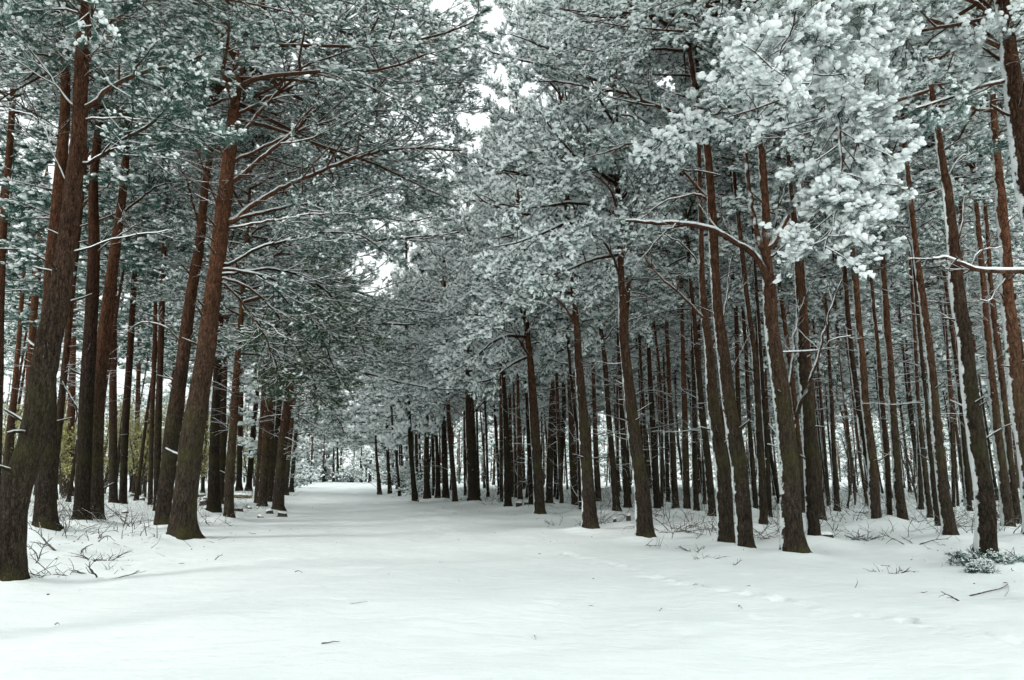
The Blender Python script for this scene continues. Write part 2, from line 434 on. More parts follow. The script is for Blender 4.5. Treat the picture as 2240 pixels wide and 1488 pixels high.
CR = {}
for i in range(3):
    CR['edge0', i] = crown_mesh(10 + i, 10, 44, 3.6, .36, 0, .9, 1.25, .95, MATS_C, dead=10)
    CR['left0', i] = crown_mesh(20 + i, 10, 50, 3.9, .38, 0, .55, .9, 1.0, MATS_D, dead=26)
    CR['edge1', i] = crown_mesh(30 + i, 10, 38, 3.2, .30, 1, .92, 1.25, .95, MATS_C, dead=8)
    CR['left1', i] = crown_mesh(40 + i, 10, 44, 3.5, .25, 1, .45, .9, .95, MATS_D, dead=16)
for i in range(4):
    CR['in1', i] = crown_mesh(50 + i, 8, 32, 2.5, .0, 1, .75, 1.1, .9, MATS_C, dead=22)
    CR['far', i] = crown_mesh(60 + i, 8, 30, 2.5, .0, 2, .8, 1.15, 1.0, MATS_C, dead=6)
    CR['farL', i] = crown_mesh(70 + i, 8, 30, 2.5, .0, 2, .4, .8, 1.0, MATS_D, dead=14)
    CR['fedge', i] = crown_mesh(80 + i, 10, 36, 2.3, .05, 2, .92, 1.3, 1.0, MATS_C, dead=6)

# ------------------------------------------------------------------ trunks
def catmull(pts, ws, step=.25):
    pts = np.array(pts, float); ws = np.array(ws, float)
    P = np.vstack([2 * pts[0] - pts[1], pts, 2 * pts[-1] - pts[-2]]); Wd = np.concatenate([[ws[0]], ws, [ws[-1]]])
    O = []; Q = []
    for i in range(1, len(P) - 2):
        n = max(2, int(np.linalg.norm(P[i + 1] - P[i]) / step))
        for k in range(n):
            t = k / n; t2, t3 = t * t, t ** 3
            O.append(.5 * ((2 * P[i]) + (-P[i - 1] + P[i + 1]) * t + (2 * P[i - 1] - 5 * P[i] + 4 * P[i + 1] - P[i + 2]) * t2 + (-P[i - 1] + 3 * P[i] - 3 * P[i + 1] + P[i + 2]) * t3))
            Q.append(Wd[i] * (1 - t) + Wd[i + 1] * t)
    O.append(P[-2]); Q.append(Wd[-2])
    return np.array(O), np.array(Q)

def trunk_mesh(rng, P, Rr, sides, flare=.45, rough=.05, stubs=0):
    mb = MB(); n = len(P)
    z = P[:, 2] - P[0, 2] - .3
    an = np.arange(sides) * 2 * math.pi / sides
    ph = rng.uniform(0, 6.28, 6)
    fl = flare * np.exp(-np.maximum(z, 0) / .24) + flare * 1.5 * np.exp(-np.maximum(z, 0) / .07)
    rr = Rr[:, None] * (1 + fl[:, None] * (.7 + .6 * np.sin(an * 3 + ph[0]) * np.cos(an * 2 + ph[1]) + .25 * np.sin(an * 5 + ph[5]))[None])
    rr *= 1 + rough * (np.sin(an * 2 + ph[2] + z[:, None] * 1.1) * .5 + np.sin(z[:, None] * 2.7 + ph[3]) * .5 + .6 * np.sin(an * 5 + z[:, None] * 4 + ph[4]) * .5)
    rr *= 1 + rng.normal(0, rough * .30, rr.shape)
    T = np.gradient(P, axis=0); T = nrm(T); A = nrm(np.cross(np.array([0, 1., 0]), T)); B = np.cross(T, A)
    V = P[:, None] + rr[..., None] * (np.cos(an)[None, :, None] * A[:, None] + np.sin(an)[None, :, None] * B[:, None])
    j = np.arange(n - 1)[:, None] * sides; s = np.arange(sides)[None]; s2 = (s + 1) % sides
    F = np.stack([j + s, j + s2, j + sides + s2, j + sides + s], -1).reshape(-1, 4)
    mb.add(V, F, 0, True)
    if stubs:
        i = rng.integers(int(n * .12), max(int(n * .12) + 1, int(n * .8)), stubs); a = rng.uniform(0, 6.28, stubs)
        D = np.stack([np.cos(a), np.sin(a), rng.uniform(.1, .9, stubs)], 1)
        Pb, Rb = grow(rng, P[i] + nrm(D) * Rr[i][:, None] * .5, D, rng.uniform(.08, .35, stubs) + Rr[i], Rr[i] * .16 + .006, 4, wob=.1, r1=.5)
        tubes(mb, Pb, Rb, 5, 1)
    return mb.mesh('trunk', [M_TRUNK, M_BR])

TREES = []; FILLED = []
def pine(spec, label, cat='pine tree', group=None, crown=None, cy=None, H=16.0, sides=None, limbs=(), az=None, cs=1.0, seed=None, sy=None, stubs=None, dup_crown=True, drift=0.0):
    """spec: [(px, py, width px)...] from the base up, read off at the depth of the base"""
    bx, by, bw = spec[0]
    g = on_ground(bx, by); Y = g[1]
    rng = np.random.default_rng(int(seed if seed is not None else bx * 7 + by))
    pts = [at_depth(x, y, Y) for x, y, _ in spec]; ws = [w * .5 / F_PX * Y * 1.0 for _, _, w in spec]
    return pine3(rng, pts, ws, label, cat, group, crown, None if cy is None else at_depth(bx, cy, Y)[2], H, sides, limbs, az, cs, Y, stubs, drift)

def pine3(rng, pts, ws, label, cat, group, crown, zc, H, sides, limbs, az, cs, Y, stubs, drift=0.0):
    pts = [np.array(p) for p in pts]; ws = list(ws)
    for k in range(1, len(pts)): pts[k] = pts[k] + np.array([0, drift * (pts[k][2]) + rng.normal(0, .03), 0])
    base = pts[0].copy(); base[2] = float(ground_z(base[0], base[1]))
    d = pts[-1] - pts[-2]; d = d / max(d[2], .1); d[0] = np.clip(d[0], -.18, .18)
    if pts[-1][2] < H - .5:
        ztop = pts[-1][2]; k = (H - ztop)
        w0 = ws[-1]
        pts.append(pts[-1] + np.array([d[0] * .6, d[1] * .6, 1]) * (k * .5)); ws.append(w0 * .62)
        pts.append(pts[-1] + np.array([d[0] * .2, 0, 1]) * (k * .5)); ws.append(.02)
    H = pts[-1][2]
    pts = [pts[0] + np.array([0, 0, base[2] - .3 - pts[0][2]])] + pts[0:]
    pts[1] = pts[1].copy(); pts[1][2] = base[2] + .02
    ws = [ws[0] * .97] + ws
    P, Rr = catmull(pts, ws, .10 if Y < 22 else (.3 if Y < 40 else .8))
    P[:, 0:2] += np.cumsum(rng.normal(0, .004, (len(P), 2)), axis=0) * .5
    near = Y < 22
    root = bpy.data.objects.new('pine_tree', None); root.empty_display_size = .3; COL.objects.link(root)
    root.location = base; tag(root, label, cat, group)
    me = trunk_mesh(rng, P - base, Rr, sides or (22 if near else (14 if Y < 40 else 8)), .25, .05 if near else .03,
                    stubs if stubs is not None else (18 if near else (6 if Y < 45 else 0)))
    link('trunk', me, root)
    if crown:
        kinds = [k for k in CR if k[0] == crown]; me = CR[kinds[rng.integers(0, len(kinds))]]
        hc0 = 10 if crown[:4] in ('edge', 'left', 'fedg') else 8
        zc = zc if zc is not None else H * .5
        i = int(np.argmin(np.abs(P[:, 2] - zc))); c0 = P[i]; top = P[-1]; ax = top - c0; hl = np.linalg.norm(ax)
        q = Vector((0, 0, 1)).rotation_difference(Vector(ax / hl))
        a = az if az is not None else rng.uniform(0, 6.28)
        c = link('crown', me, root)
        c.rotation_mode = 'QUATERNION'
        from mathutils import Quaternion
        c.rotation_quaternion = q @ Quaternion((0, 0, 1), a)
        c.location = c0 - base; s = cs * rng.uniform(.92, 1.08)
        c.scale = (s, s, hl / hc0)
    for lb in limbs:
        limb(root, base, P, Rr, Y, rng, **lb)
    TREES.append((base[0], base[1]))
    return root

def limb(root, base, P, Rr, Y, rng, px, w, dy=0.0, lod=0, snow_p=.35, snow_s=.8, dens=1.0, l2=.36, t0=.3, name='limb', mats=None, bare=0, size=1.0, l3=.42, m2=None, y0=0.0):
    """a limb traced at its tree's distance, drifting dy metres towards or away from the camera at its tip"""
    n = len(px); pts = [at_depth(x, y, Y + y0 + dy * (k / (n - 1)) ** 1.2) for k, (x, y) in enumerate(px)]
    i = int(np.argmin(np.linalg.norm(P - pts[0], axis=1)))
    ws = [q * .5 / F_PX * Y for q in np.interp(np.linspace(0, 1, n), [0, 1], w)]
    if np.linalg.norm(P[i] - pts[0]) < 1.2: pts = [P[i]] + pts; ws = [ws[0] * 1.1] + ws
    C, Wd = catmull(pts, ws, .15)
    C = C + rng.normal(0, .012, C.shape) * np.minimum(1, np.arange(len(C)) / 4)[:, None]
    mb = MB(); C = C - base
    tubes(mb, C[None], Wd[None], 8, 0); ridge(mb, C[None], Wd[None], 2, 6)
    foliate(mb, rng, C[None], Wd[None], lod, dens * (len(C) * .15) / 3.2, snow_p, snow_s, l2=l2, t0=t0, bare=bare, size=size, l3=l3)
    link(name, mb.mesh('limb', mats or MATS_D), root)

DM = dict
# ---- left-hand trees -------------------------------------------------------
PI = math.pi
pine([(25, 1275, 62), (38, 1103, 60), (78, 950, 56), (115, 750, 50), (137, 650, 46), (160, 450, 38), (178, 280, 34), (190, 100, 29), (196, 0, 27)],
     'big leaning pine nearest the camera at the left edge, curved twigs at its foot', crown='left0', cy=-40, H=15, az=0.2, cs=.9, limbs=[
     DM(px=[(198, 230), (249, 188), (329, 155), (381, 146), (450, 120)], w=(15, 5), dy=.8, dens=1.3),
     DM(px=[(193, 357), (287, 296), (339, 263), (376, 212), (423, 169)], w=(9, 4), dy=-.4, dens=1.5, t0=.2),
     DM(px=[(202, 261), (273, 261), (348, 268), (430, 285), (490, 305)], w=(5, 2.5), dy=.2, dens=1.4, snow_p=.3),
     DM(px=[(167, 240), (118, 179), (47, 85), (0, 30)], w=(6, 3), dy=.6),
     DM(px=[(181, 546), (245, 527), (300, 515), (367, 503)], w=(5, 2), dy=-.3, bare=1),
     DM(px=[(198, 113), (222, 80), (232, 60), (290, 10)], w=(11, 5), dy=.5, dens=1.3),
     DM(px=[(158, 420), (120, 350), (85, 260), (20, 240)], w=(4, 2), dy=.5, bare=1),
     DM(px=[(175, 30), (80, 10), (10, -10)], w=(6, 3), dy=.4, dens=1.4)])
pine([(95, 1180, 48), (97, 1063, 40), (99, 900, 37), (107, 750, 35), (112, 600, 31), (128, 420, 25), (138, 280, 23), (140, 130, 20), (135, 60, 18)],
     'straight brown pine standing directly behind the big leaning pine at the left edge', crown='left0', cy=150, H=15.5, az=2.5, cs=.85)
pine([(4, 1105, 14), (20, 950, 12), (30, 850, 11), (42, 740, 10), (50, 600, 8)], 'thin slanting pine at the very left edge, behind the big leaning pine', crown='left1', cy=560, H=15)
pine([(-14, 1140, 22), (-6, 850, 18), (4, 650, 16), (10, 480, 15), (20, 330, 14), (30, 200, 13), (28, 100, 11)], 'slim dark pine cut off by the left edge of the picture', crown='left1', cy=250, H=17)
pine([(52, 1110, 22), (60, 900, 18), (72, 700, 15), (85, 560, 14), (95, 430, 13), (99, 400, 12)], 'slim dark pine whose foot is hidden by the big leaning pine', crown='left1', cy=330, H=16)
pine([(176, 1156, 34), (184, 1000, 30), (190, 850, 29), (198, 700, 28), (205, 550, 25), (207, 400, 19), (216, 250, 17), (218, 140, 15)],
     'left stem of the close pair of dark pines, short fork branch at its side', crown='left0', cy=220, H=16, az=.4, limbs=[
     DM(px=[(182, 910), (165, 885), (150, 860), (135, 835)], w=(6, 3), bare=1), DM(px=[(200, 560), (240, 530), (300, 490)], w=(5, 2), bare=1, dy=-.2)])
pine([(206, 1152, 36), (207, 1000, 34), (212, 850, 32), (224, 750, 30), (238, 650, 26), (255, 520, 21), (265, 430, 18), (273, 360, 15)],
     'right stem of the close pair of dark pines, bending to the right', crown='left0', cy=300, H=15, az=0, limbs=[
     DM(px=[(262, 470), (300, 440), (350, 405), (420, 395)], w=(7, 2.5), bare=0, dens=1.2, dy=.2)])
pine([(148, 1092, 20), (155, 942, 16), (159, 800, 14), (162, 650, 12)], 'slim pine seen between the big leaning pine and the close pair', crown='left1', cy=560, H=15, limbs=[DM(px=[(155, 945), (168, 905), (150, 840), (130, 800)], w=(4, 2), bare=1)])
pine([(247, 1115, 18), (247, 940, 16), (249, 800, 15), (251, 640, 13)], 'upright pine just right of the close dark pair', crown='left1', cy=560, H=15)
pine([(268, 1112, 16), (275, 950, 15), (285, 760, 14), (293, 640, 12)], 'slightly slanting pine third from the close dark pair', crown='left1', cy=600, H=15)
pine([(295, 1087, 12), (302, 880, 10), (307, 720, 9), (310, 600, 8)], 'thin pine before the yellow-green clearing, beside a slanting pine', crown='left1', cy=600, H=15)
pine([(328, 1116, 10), (331, 950, 10), (337, 760, 9), (341, 650, 8)], 'very thin straight pine left of the front pair of brown pines', crown='left1', cy=600, H=14)
pine([(343, 1130, 15), (346, 950, 15), (351, 800, 13), (357, 620, 12)], 'dark slim pine half hidden behind the front pair of brown pines', crown='left1', cy=540, H=15)
pine([(357, 1163, 38), (366, 1040, 35), (378, 942, 33), (398, 781, 28), (423, 611, 24), (436, 540, 20), (447, 423, 17), (456, 370, 15)],
     'left trunk of the front pair of brown pines, leaning right', crown='left0', cy=330, H=15, az=0, limbs=[
     DM(px=[(440, 520), (410, 400), (370, 330), (340, 300)], w=(6, 2), bare=1, dy=-.4), DM(px=[(452, 470), (462, 540), (470, 620)], w=(4, 2), bare=1, dy=-.5),
     DM(px=[(402, 760), (370, 720), (310, 705), (270, 735)], w=(5, 2), bare=1, dy=-.3)])
pine([(399, 1186, 58), (403, 1103, 50), (424, 942, 48), (450, 780, 42), (462, 700, 39), (480, 564, 34), (494, 447, 34), (507, 329, 29), (520, 200, 22), (531, 130, 18)],
     'large red-brown pine with long snowy limbs over the ride, right of the front pair', crown='left0', cy=270, H=17, az=0, cs=1.3, limbs=[
     DM(px=[(510, 484), (546, 452), (611, 414), (680, 385), (760, 350), (870, 325), (950, 325), (1010, 330)], w=(14, 5), dy=1.5, dens=1.2),
     DM(px=[(499, 579), (564, 543), (621, 527), (700, 510), (790, 515), (850, 560)], w=(9, 2.5), dy=1.0, dens=1.3),
     DM(px=[(515, 393), (572, 346), (640, 290), (690, 240), (770, 180), (860, 150)], w=(12, 4), dy=.8, dens=1.2, snow_p=.5),
     DM(px=[(498, 600), (600, 590), (690, 620), (770, 700), (800, 780)], w=(8, 3), dy=3.5, dens=2.4, snow_p=.08, mats=[M_BR, M_NGREEN, M_SNOW]),
     DM(px=[(490, 620), (545, 680), (590, 760), (620, 850)], w=(6, 2), dy=2.0, dens=2.2, snow_p=.08, mats=[M_BR, M_NGREEN, M_SNOW]),
     DM(px=[(510, 480), (640, 450), (760, 440), (860, 410), (930, 440)], w=(9, 3), dy=3.0, dens=2.0, snow_p=.5),
     DM(px=[(515, 350), (700, 270), (860, 240), (1000, 250)], w=(9, 3), dy=2.5, dens=2.2, snow_p=.5),
     DM(px=[(525, 190), (640, 90), (780, 40), (900, 20), (1000, 60)], w=(9, 3), dy=2.0, dens=1.6, snow_p=.5),
     DM(px=[(518, 250), (640, 190), (780, 140), (900, 130), (1010, 160)], w=(9, 3), dy=1.4, dens=1.6, snow_p=.5),
     DM(px=[(497, 590), (580, 605), (650, 650), (700, 730), (745, 840)], w=(8, 3), dy=2.2, dens=2.2, snow_p=.08, mats=[M_BR, M_NGREEN, M_SNOW]),
     DM(px=[(490, 610), (560, 640), (620, 710), (670, 800), (705, 880)], w=(7, 3), dy=3.0, dens=2.2, snow_p=.08, mats=[M_BR, M_NGREEN, M_SNOW]),
     DM(px=[(510, 498), (588, 484), (700, 468), (800, 470)], w=(6, 2), dy=-.5, dens=1.3),
     DM(px=[(522, 300), (620, 190), (720, 120), (830, 60)], w=(10, 3), dy=.5, dens=1.5, snow_p=.5),
     DM(px=[(497, 590), (560, 600), (620, 650), (680, 720)], w=(7, 2), dy=1.2, dens=1.6, snow_p=.2),
     DM(px=[(512, 400), (485, 330), (440, 260), (400, 200)], w=(7, 2.5), dy=-.3, dens=1.3),
     DM(px=[(500, 520), (470, 440), (440, 350), (420, 300)], w=(5, 2), dy=-.8, bare=1)])
pine([(467, 1133, 28), (469, 1000, 22), (472, 902, 19), (477, 780, 17)], 'dark straight pine just right of the large red-brown pine', crown='left0', cy=700, H=14, az=0)
pine([(483, 1113, 19), (486, 950, 18), (489, 820, 16)], 'pine behind the dark straight pine, half hidden by it', crown='left1', cy=720, H=14)
pine([(499, 1147, 21), (503, 1040, 19), (508, 950, 18), (516, 840, 16), (521, 790, 14)], 'slim dark pine beside the bow-shaped twigs, in front of the snowy log', crown='left0', cy=770, H=13, az=.2)
pine([(522, 1080, 13), (525, 950, 12), (529, 820, 10)], 'orange-barked thin pine behind the snowy log', crown='left1', cy=760, H=14)
pine([(543, 1080, 13), (553, 950, 12), (562, 860, 10), (568, 800, 9)], 'thin slanting pine at the right end of the snowy log', crown='left1', cy=790, H=14)
pine([(562, 1110, 14), (571, 950, 12), (579, 840, 11)], 'first pine of the tight row at the left edge of the ride', crown='left1', cy=800, H=14, az=0, cs=.6)
pine([(573, 1115, 20), (579, 1000, 18), (585, 930, 17), (594, 840, 15)], 'thicker dark pine in the middle of the tight row by the ride', crown='left1', cy=790, H=14, az=0, cs=.6)
pine([(590, 1106, 11), (594, 950, 11), (598, 830, 10)], 'orange-brown pine showing between its dark neighbours by the ride', crown='left1', cy=790, H=13, az=0, cs=.6)
pine([(599, 1104, 13), (606, 960, 12), (613, 850, 11)], 'slim pine just behind the last pine at the left edge of the ride', crown='left1', cy=800, H=13, az=0, cs=.6)
pine([(607, 1121, 25), (614, 1030, 22), (621, 950, 21), (629, 890, 20), (637, 820, 16), (644, 780, 14)],
     'last and thickest pine of the tight row, leaning over the ride beside a stump', crown='left0', cy=800, H=17, az=0, cs=1.3, limbs=[
     DM(px=[(648, 790), (690, 850), (730, 900), (760, 960)], w=(5, 2), dy=1, lod=1, dens=1.2), DM(px=[(645, 770), (720, 720), (800, 730), (860, 770)], w=(7, 2), dy=1, lod=1, dens=1.5)])
for yy, cz, lb in ((45, 5.5, 'tall bushy pine on the left verge just past the tight row'), (52, 5.0, 'second tall bushy pine on the left verge past the tight row'), (59, 4.5, 'third tall bushy pine on the left verge past the tight row')):
    rg_ = np.random.default_rng(yy); x_ = float(path_bounds(yy)[0]) - 1.6
    pine3(rg_, [np.array([x_, yy, 0.]), np.array([x_ + .2, yy, 5.]), np.array([x_ + .5, yy, 11.])], [.17, .14, .09], lb, 'pine tree', None, 'left1', cz, 18.5, None, (), 0.0, 1.0, float(yy), None)
# ---- far end of the ride ---------------------------------------------------
pine([(675, 1054, 7), (675, 1000, 6)], 'thickest of the far pines closing the end of the ride', crown='fedge', cy=985, H=19)
pine([(686, 1053, 5), (686, 1000, 4)], 'far pine right beside the thickest pine closing the ride', crown='fedge', cy=985, H=18)
pine([(730, 1054, 6), (730, 1000, 5)], 'left of two far pines at the middle of the ride end', crown='fedge', cy=980, H=18)
pine([(738, 1054, 5), (738, 1000, 4)], 'right of two far pines at the middle of the ride end', crown='fedge', cy=980, H=18)
pine([(791, 1055, 5), (790, 1010, 5)], 'far pine at the right corner of the ride end', crown='fedge', cy=990, H=17)
pine([(831, 1081, 9), (825, 1015, 7), (822, 975, 5)], 'first small pine on the right verge of the ride, farthest along it', crown='fedge', cy=975, H=13, az=PI)
pine([(853, 1080, 8), (849, 1015, 7), (847, 960, 7)], 'second small pine on the far right verge, straight', crown='fedge', cy=965, H=14, az=PI)
pine([(874, 1086, 6), (867, 999, 5), (859, 942, 4)], 'third small pine on the far right verge, thin and leaning left', crown='fedge', cy=950, H=13, az=PI)
# ---- right-hand trees ------------------------------------------------------
def R(spec, label, **k):
    k.setdefault('az', PI + .3); k.setdefault('H', 15.5)
    if spec[0][0] < 1500: k['cs'] = k.get('cs', 1.0) * {1410: .62, 1292: .64, 1181: .7}.get(spec[0][0], .8)
    return pine(spec, label, **k)
R([(907, 1101, 13), (902, 1028, 11), (897, 960, 9)], 'fourth pine of the right verge with a flared dark foot', crown='fedge', cy=955)
R([(914, 1075, 8), (910, 960, 7)], 'thin straight pine behind the fourth pine of the right verge', crown='fedge', cy=940)
R([(934, 1096, 15), (932, 1015, 12), (934, 905, 10)], 'fifth pine of the right verge, forking near its top', crown='edge1', cy=925, H=15)
R([(958, 1094, 11), (957, 1015, 9), (954, 930, 7)], 'thin pine between the forking pine and a thicker pine on the verge', crown='fedge', cy=900)
R([(975, 1098, 15), (972, 988, 13), (970, 890, 11)], 'dark upright pine, left one of a close pair on the right verge', crown='edge1', cy=890)
R([(996, 1103, 12), (988, 1000, 11), (980, 890, 9)], 'right one of a close pair on the verge, leaning to the left', crown='edge1', cy=890)
R([(1017, 1089, 5), (1016, 980, 5), (1015, 900, 4)], 'very thin pole-like pine left of a stout forking pine', crown='fedge', cy=880)
R([(1036, 1106, 25), (1033, 1030, 22), (1029, 922, 21), (1026, 850, 18)], 'stout dark pine with a fork of snowy branches at mid height on the verge', crown='edge1', cy=850, H=16, limbs=[
   DM(px=[(1024, 915), (1005, 905), (985, 885), (960, 875)], w=(5, 2), lod=1, bare=1), DM(px=[(1034, 905), (1055, 880), (1080, 860)], w=(5, 2), lod=1, bare=1)])
R([(1048, 1092, 6), (1044, 960, 5)], 'thin pine stem hard behind the stout forking pine', crown='far', cy=880)
R([(1068, 1095, 6), (1063, 922, 5), (1060, 870, 4)], 'thin grey pine with a bare slanting twig, right of the stout forking pine', crown='far', cy=870)
R([(1097, 1108, 9), (1095, 885, 7), (1095, 840, 6)], 'thin dark pine touching the left side of a flared pine', crown='in1', cy=840)
R([(1110, 1118, 18), (1108, 1000, 14), (1104, 880, 11), (1100, 820, 9)], 'straight pine with a flared foot beside two small dark stumps', crown='edge1', cy=830, H=16)
R([(1120, 1097, 6), (1115, 920, 5)], 'first of three thin pines behind the two small dark stumps', crown='far', cy=850)
R([(1128, 1101, 7), (1124, 885, 5), (1119, 760, 4)], 'second of three thin pines behind the two small dark stumps', crown='far', cy=850)
R([(1138, 1106, 11), (1136, 980, 9), (1133, 859, 7)], 'third and thickest of three thin pines behind the small stumps', crown='in1', cy=840)
R([(1162, 1119, 12), (1157, 977, 10), (1150, 811, 8)], 'slim pine pressed against the left side of a stout verge pine', crown='in1', cy=790)
R([(1181, 1131, 24), (1174, 995, 22), (1165, 866, 19), (1159, 785, 15), (1155, 750, 13)], 'stout dark pine where the ride widens, bushy snowy crown low down', crown='edge0', cy=775, H=16.5, limbs=[DM(px=[(1158, 780), (1120, 730), (1060, 720), (1000, 750), (960, 800)], w=(6, 2), mats=MATS_C, snow_p=.9, snow_s=1.2, dens=2.0, t0=.12, dy=-1.0), DM(px=[(1155, 740), (1130, 660), (1070, 640), (1010, 670)], w=(6, 2), mats=MATS_C, snow_p=.9, snow_s=1.2, dens=2.0, t0=.12, dy=-.6)])
R([(1201, 1112, 17), (1203, 977, 14), (1207, 859, 10), (1210, 820, 8)], 'dark pine leaning to the right between two left-leaning ones', crown='in1', cy=830)
R([(1216, 1095, 9), (1214, 980, 8), (1213, 860, 7)], 'short-looking thin pine seen between a right-leaning pine and a curved one', crown='in1', cy=840)
R([(1229, 1121, 10), (1222, 959, 8), (1216, 811, 7), (1211, 763, 6)], 'slender curved pine with a white streak', crown='in1', cy=750)
R([(1258, 1121, 15), (1251, 977, 13), (1246, 811, 10)], 'upright pine left of the flared pine with the toe-like root', crown='edge1', cy=790)
R([(1271, 1129, 9), (1263, 940, 8), (1255, 885, 7)], 'thin pine squeezed behind the flared pine with the toe-like root', crown='in1', cy=800)
R([(1292, 1160, 34), (1285, 1051, 27), (1275, 903, 23), (1266, 803, 19), (1262, 740, 16), (1250, 600, 12), (1243, 530, 11)],
  'stout pine with a toe-like root pointing right, brambles at its foot', crown='edge0', cy=640, H=16.5, cs=1.05, limbs=[
   DM(px=[(1262, 720), (1225, 660), (1170, 640), (1110, 660), (1060, 720)], w=(6, 2), mats=MATS_C, snow_p=.9, snow_s=1.2, dens=2.0, t0=.12, dy=-1.2), DM(px=[(1250, 600), (1200, 560), (1140, 560), (1080, 600)], w=(6, 2), mats=MATS_C, snow_p=.9, snow_s=1.2, dens=2.0, t0=.12, dy=-.8),
   DM(px=[(1250, 640), (1210, 632), (1180, 645), (1140, 640)], w=(6, 3), dy=-.3, mats=MATS_C, snow_p=.6), DM(px=[(1276, 850), (1295, 810), (1310, 790)], w=(4, 2), bare=1)])
R([(1309, 1110, 15), (1303, 988, 12), (1298, 860, 9)], 'dark pine just behind and right of the pine with the toe-like root', crown='in1', cy=800)
R([(1349, 1132, 18), (1340, 1014, 14), (1329, 885, 12), (1323, 792, 11), (1314, 707, 9)], 'slim pine with forked snowy top, halfway between two stout pines', crown='in1', cy=700, limbs=[
   DM(px=[(1326, 740), (1345, 715), (1365, 700), (1400, 680)], w=(5, 2), bare=1, dy=.3)])
R([(1373, 1127, 18), (1369, 1040, 16), (1364, 977, 14), (1356, 811, 10), (1354, 770, 9)], 'dark pine touching the left flank of a big leaning pine', crown='edge1', cy=730)
R([(1410, 1182, 39), (1403, 1070, 34), (1391, 977, 29), (1377, 848, 24), (1366, 755, 21), (1362, 660, 18), (1360, 600, 16)],
  'big bare-footed pine leaning left, nearest on the ride verge left of the brush pile', crown='edge0', cy=560, H=16, cs=1.15, limbs=[DM(px=[(1362, 620), (1330, 540), (1290, 510), (1235, 530), (1190, 590)], w=(6, 2), mats=MATS_C, snow_p=.9, snow_s=1.2, dens=2.0, t0=.12, dy=-1.3), DM(px=[(1361, 560), (1350, 450), (1310, 390), (1250, 380), (1200, 420)], w=(6, 2), mats=MATS_C, snow_p=.9, snow_s=1.2, dens=2.0, t0=.12, dy=-1.2), DM(px=[(1361, 520), (1395, 430), (1385, 340), (1350, 290)], w=(6, 2), mats=MATS_C, snow_p=.9, snow_s=1.2, dens=2.0, t0=.12, dy=-1.4), DM(px=[(1361, 480), (1340, 380), (1290, 300), (1220, 290)], w=(6, 2), mats=MATS_C, snow_p=.9, snow_s=1.2, dens=2.0, t0=.12, dy=-.8)])
R([(1418, 1114, 12), (1411, 970, 9), (1404, 850, 7)], 'thin stem peeping out behind the big bare-footed pine', crown='in1', cy=780)
R([(1438, 1127, 18), (1429, 959, 14), (1420, 811, 11), (1418, 733, 8)], 'straight slender pine right of the big bare-footed pine', crown='in1', cy=700)
R([(1449, 1101, 7), (1444, 960, 6)], 'left of two far thin stems beyond the straight slender pine', crown='far', cy=800)
R([(1462, 1110, 10), (1457, 959, 8), (1454, 870, 6)], 'right of two far thin stems beyond the straight slender pine', crown='in1', cy=790)
R([(1479, 1126, 16), (1469, 940, 11), (1460, 755, 9), (1456, 690, 7)], 'pine with a small root spur behind the brush pile', crown='in1', cy=690)
R([(1503, 1131, 17), (1497, 922, 14), (1493, 737, 10), (1492, 690, 8)], 'tall even pine straight behind the brush pile', crown='in1', cy=680)
R([(1523, 1132, 14), (1519, 922, 11), (1516, 737, 9)], 'pine close to the right of the tall even pine behind the brush pile', crown='in1', cy=680)
R([(1543, 1114, 11), (1538, 977, 9), (1534, 850, 8)], 'thin distant pine left of the trio of stout mossy pines', crown='in1', cy=760)
R([(1559, 1147, 18), (1550, 1014, 17), (1535, 885, 15), (1524, 748, 12), (1518, 680, 10), (1510, 600, 8)], 'slim leaning pine immediately left of the stout mossy pair', crown='in1', cy=600, H=16)
R([(1589, 1198, 36), (1580, 1033, 31), (1563, 885, 27), (1554, 774, 21), (1546, 690, 18), (1540, 620, 14), (1534, 470, 10)],
  'left trunk of the stout mossy pair with snow along its edge', crown='edge0', cy=180, H=16, cs=.55, limbs=[
   DM(px=[(1549, 710), (1523, 680), (1480, 635), (1439, 602), (1410, 560)], w=(8, 3), bare=1, dy=-.3), DM(px=[(1540, 600), (1510, 550), (1470, 520), (1430, 505)], w=(6, 2), bare=1, dy=.4),
   DM(px=[(1555, 760), (1580, 700), (1590, 640), (1600, 560)], w=(7, 3), bare=1, dy=.3)])
R([(1631, 1207, 36), (1617, 1033, 34), (1595, 885, 31), (1578, 755, 27), (1569, 700, 24), (1561, 620, 22), (1554, 470, 20), (1544, 330, 17), (1525, 230, 14), (1514, 165, 12)],
  'right trunk of the stout mossy pair, tall, snow-plastered foot', crown='edge0', cy=110, H=16.5, cs=.72, limbs=[
   DM(px=[(1545, 430), (1520, 400), (1490, 372)], w=(9, 6), bare=1), DM(px=[(1575, 385), (1540, 376), (1490, 372)], w=(4, 4), bare=1, dy=-.4),
   DM(px=[(1550, 440), (1530, 428), (1495, 430), (1443, 449), (1400, 480)], w=(7, 2.5), dy=-.3, bare=1),
   DM(px=[(1545, 300), (1480, 296), (1425, 308), (1373, 317), (1335, 332), (1288, 343)], w=(8, 3), dy=.5, mats=MATS_C, snow_p=.7, dens=1.2),
   DM(px=[(1535, 270), (1476, 245), (1401, 219), (1359, 202), (1302, 193), (1240, 180), (1170, 178)], w=(13, 4), dy=1.0, mats=MATS_C, snow_p=.75, dens=1.3),
   DM(px=[(1520, 215), (1480, 205), (1440, 190)], w=(6, 3), bare=1), DM(px=[(1588, 850), (1612, 790), (1640, 730)], w=(4, 2), bare=1)])
R([(1654, 1129, 13), (1639, 922, 10), (1630, 755, 9), (1622, 640, 7)], 'thin pine behind the gap between the mossy pair and the knobbly pine', crown='in1', cy=560)
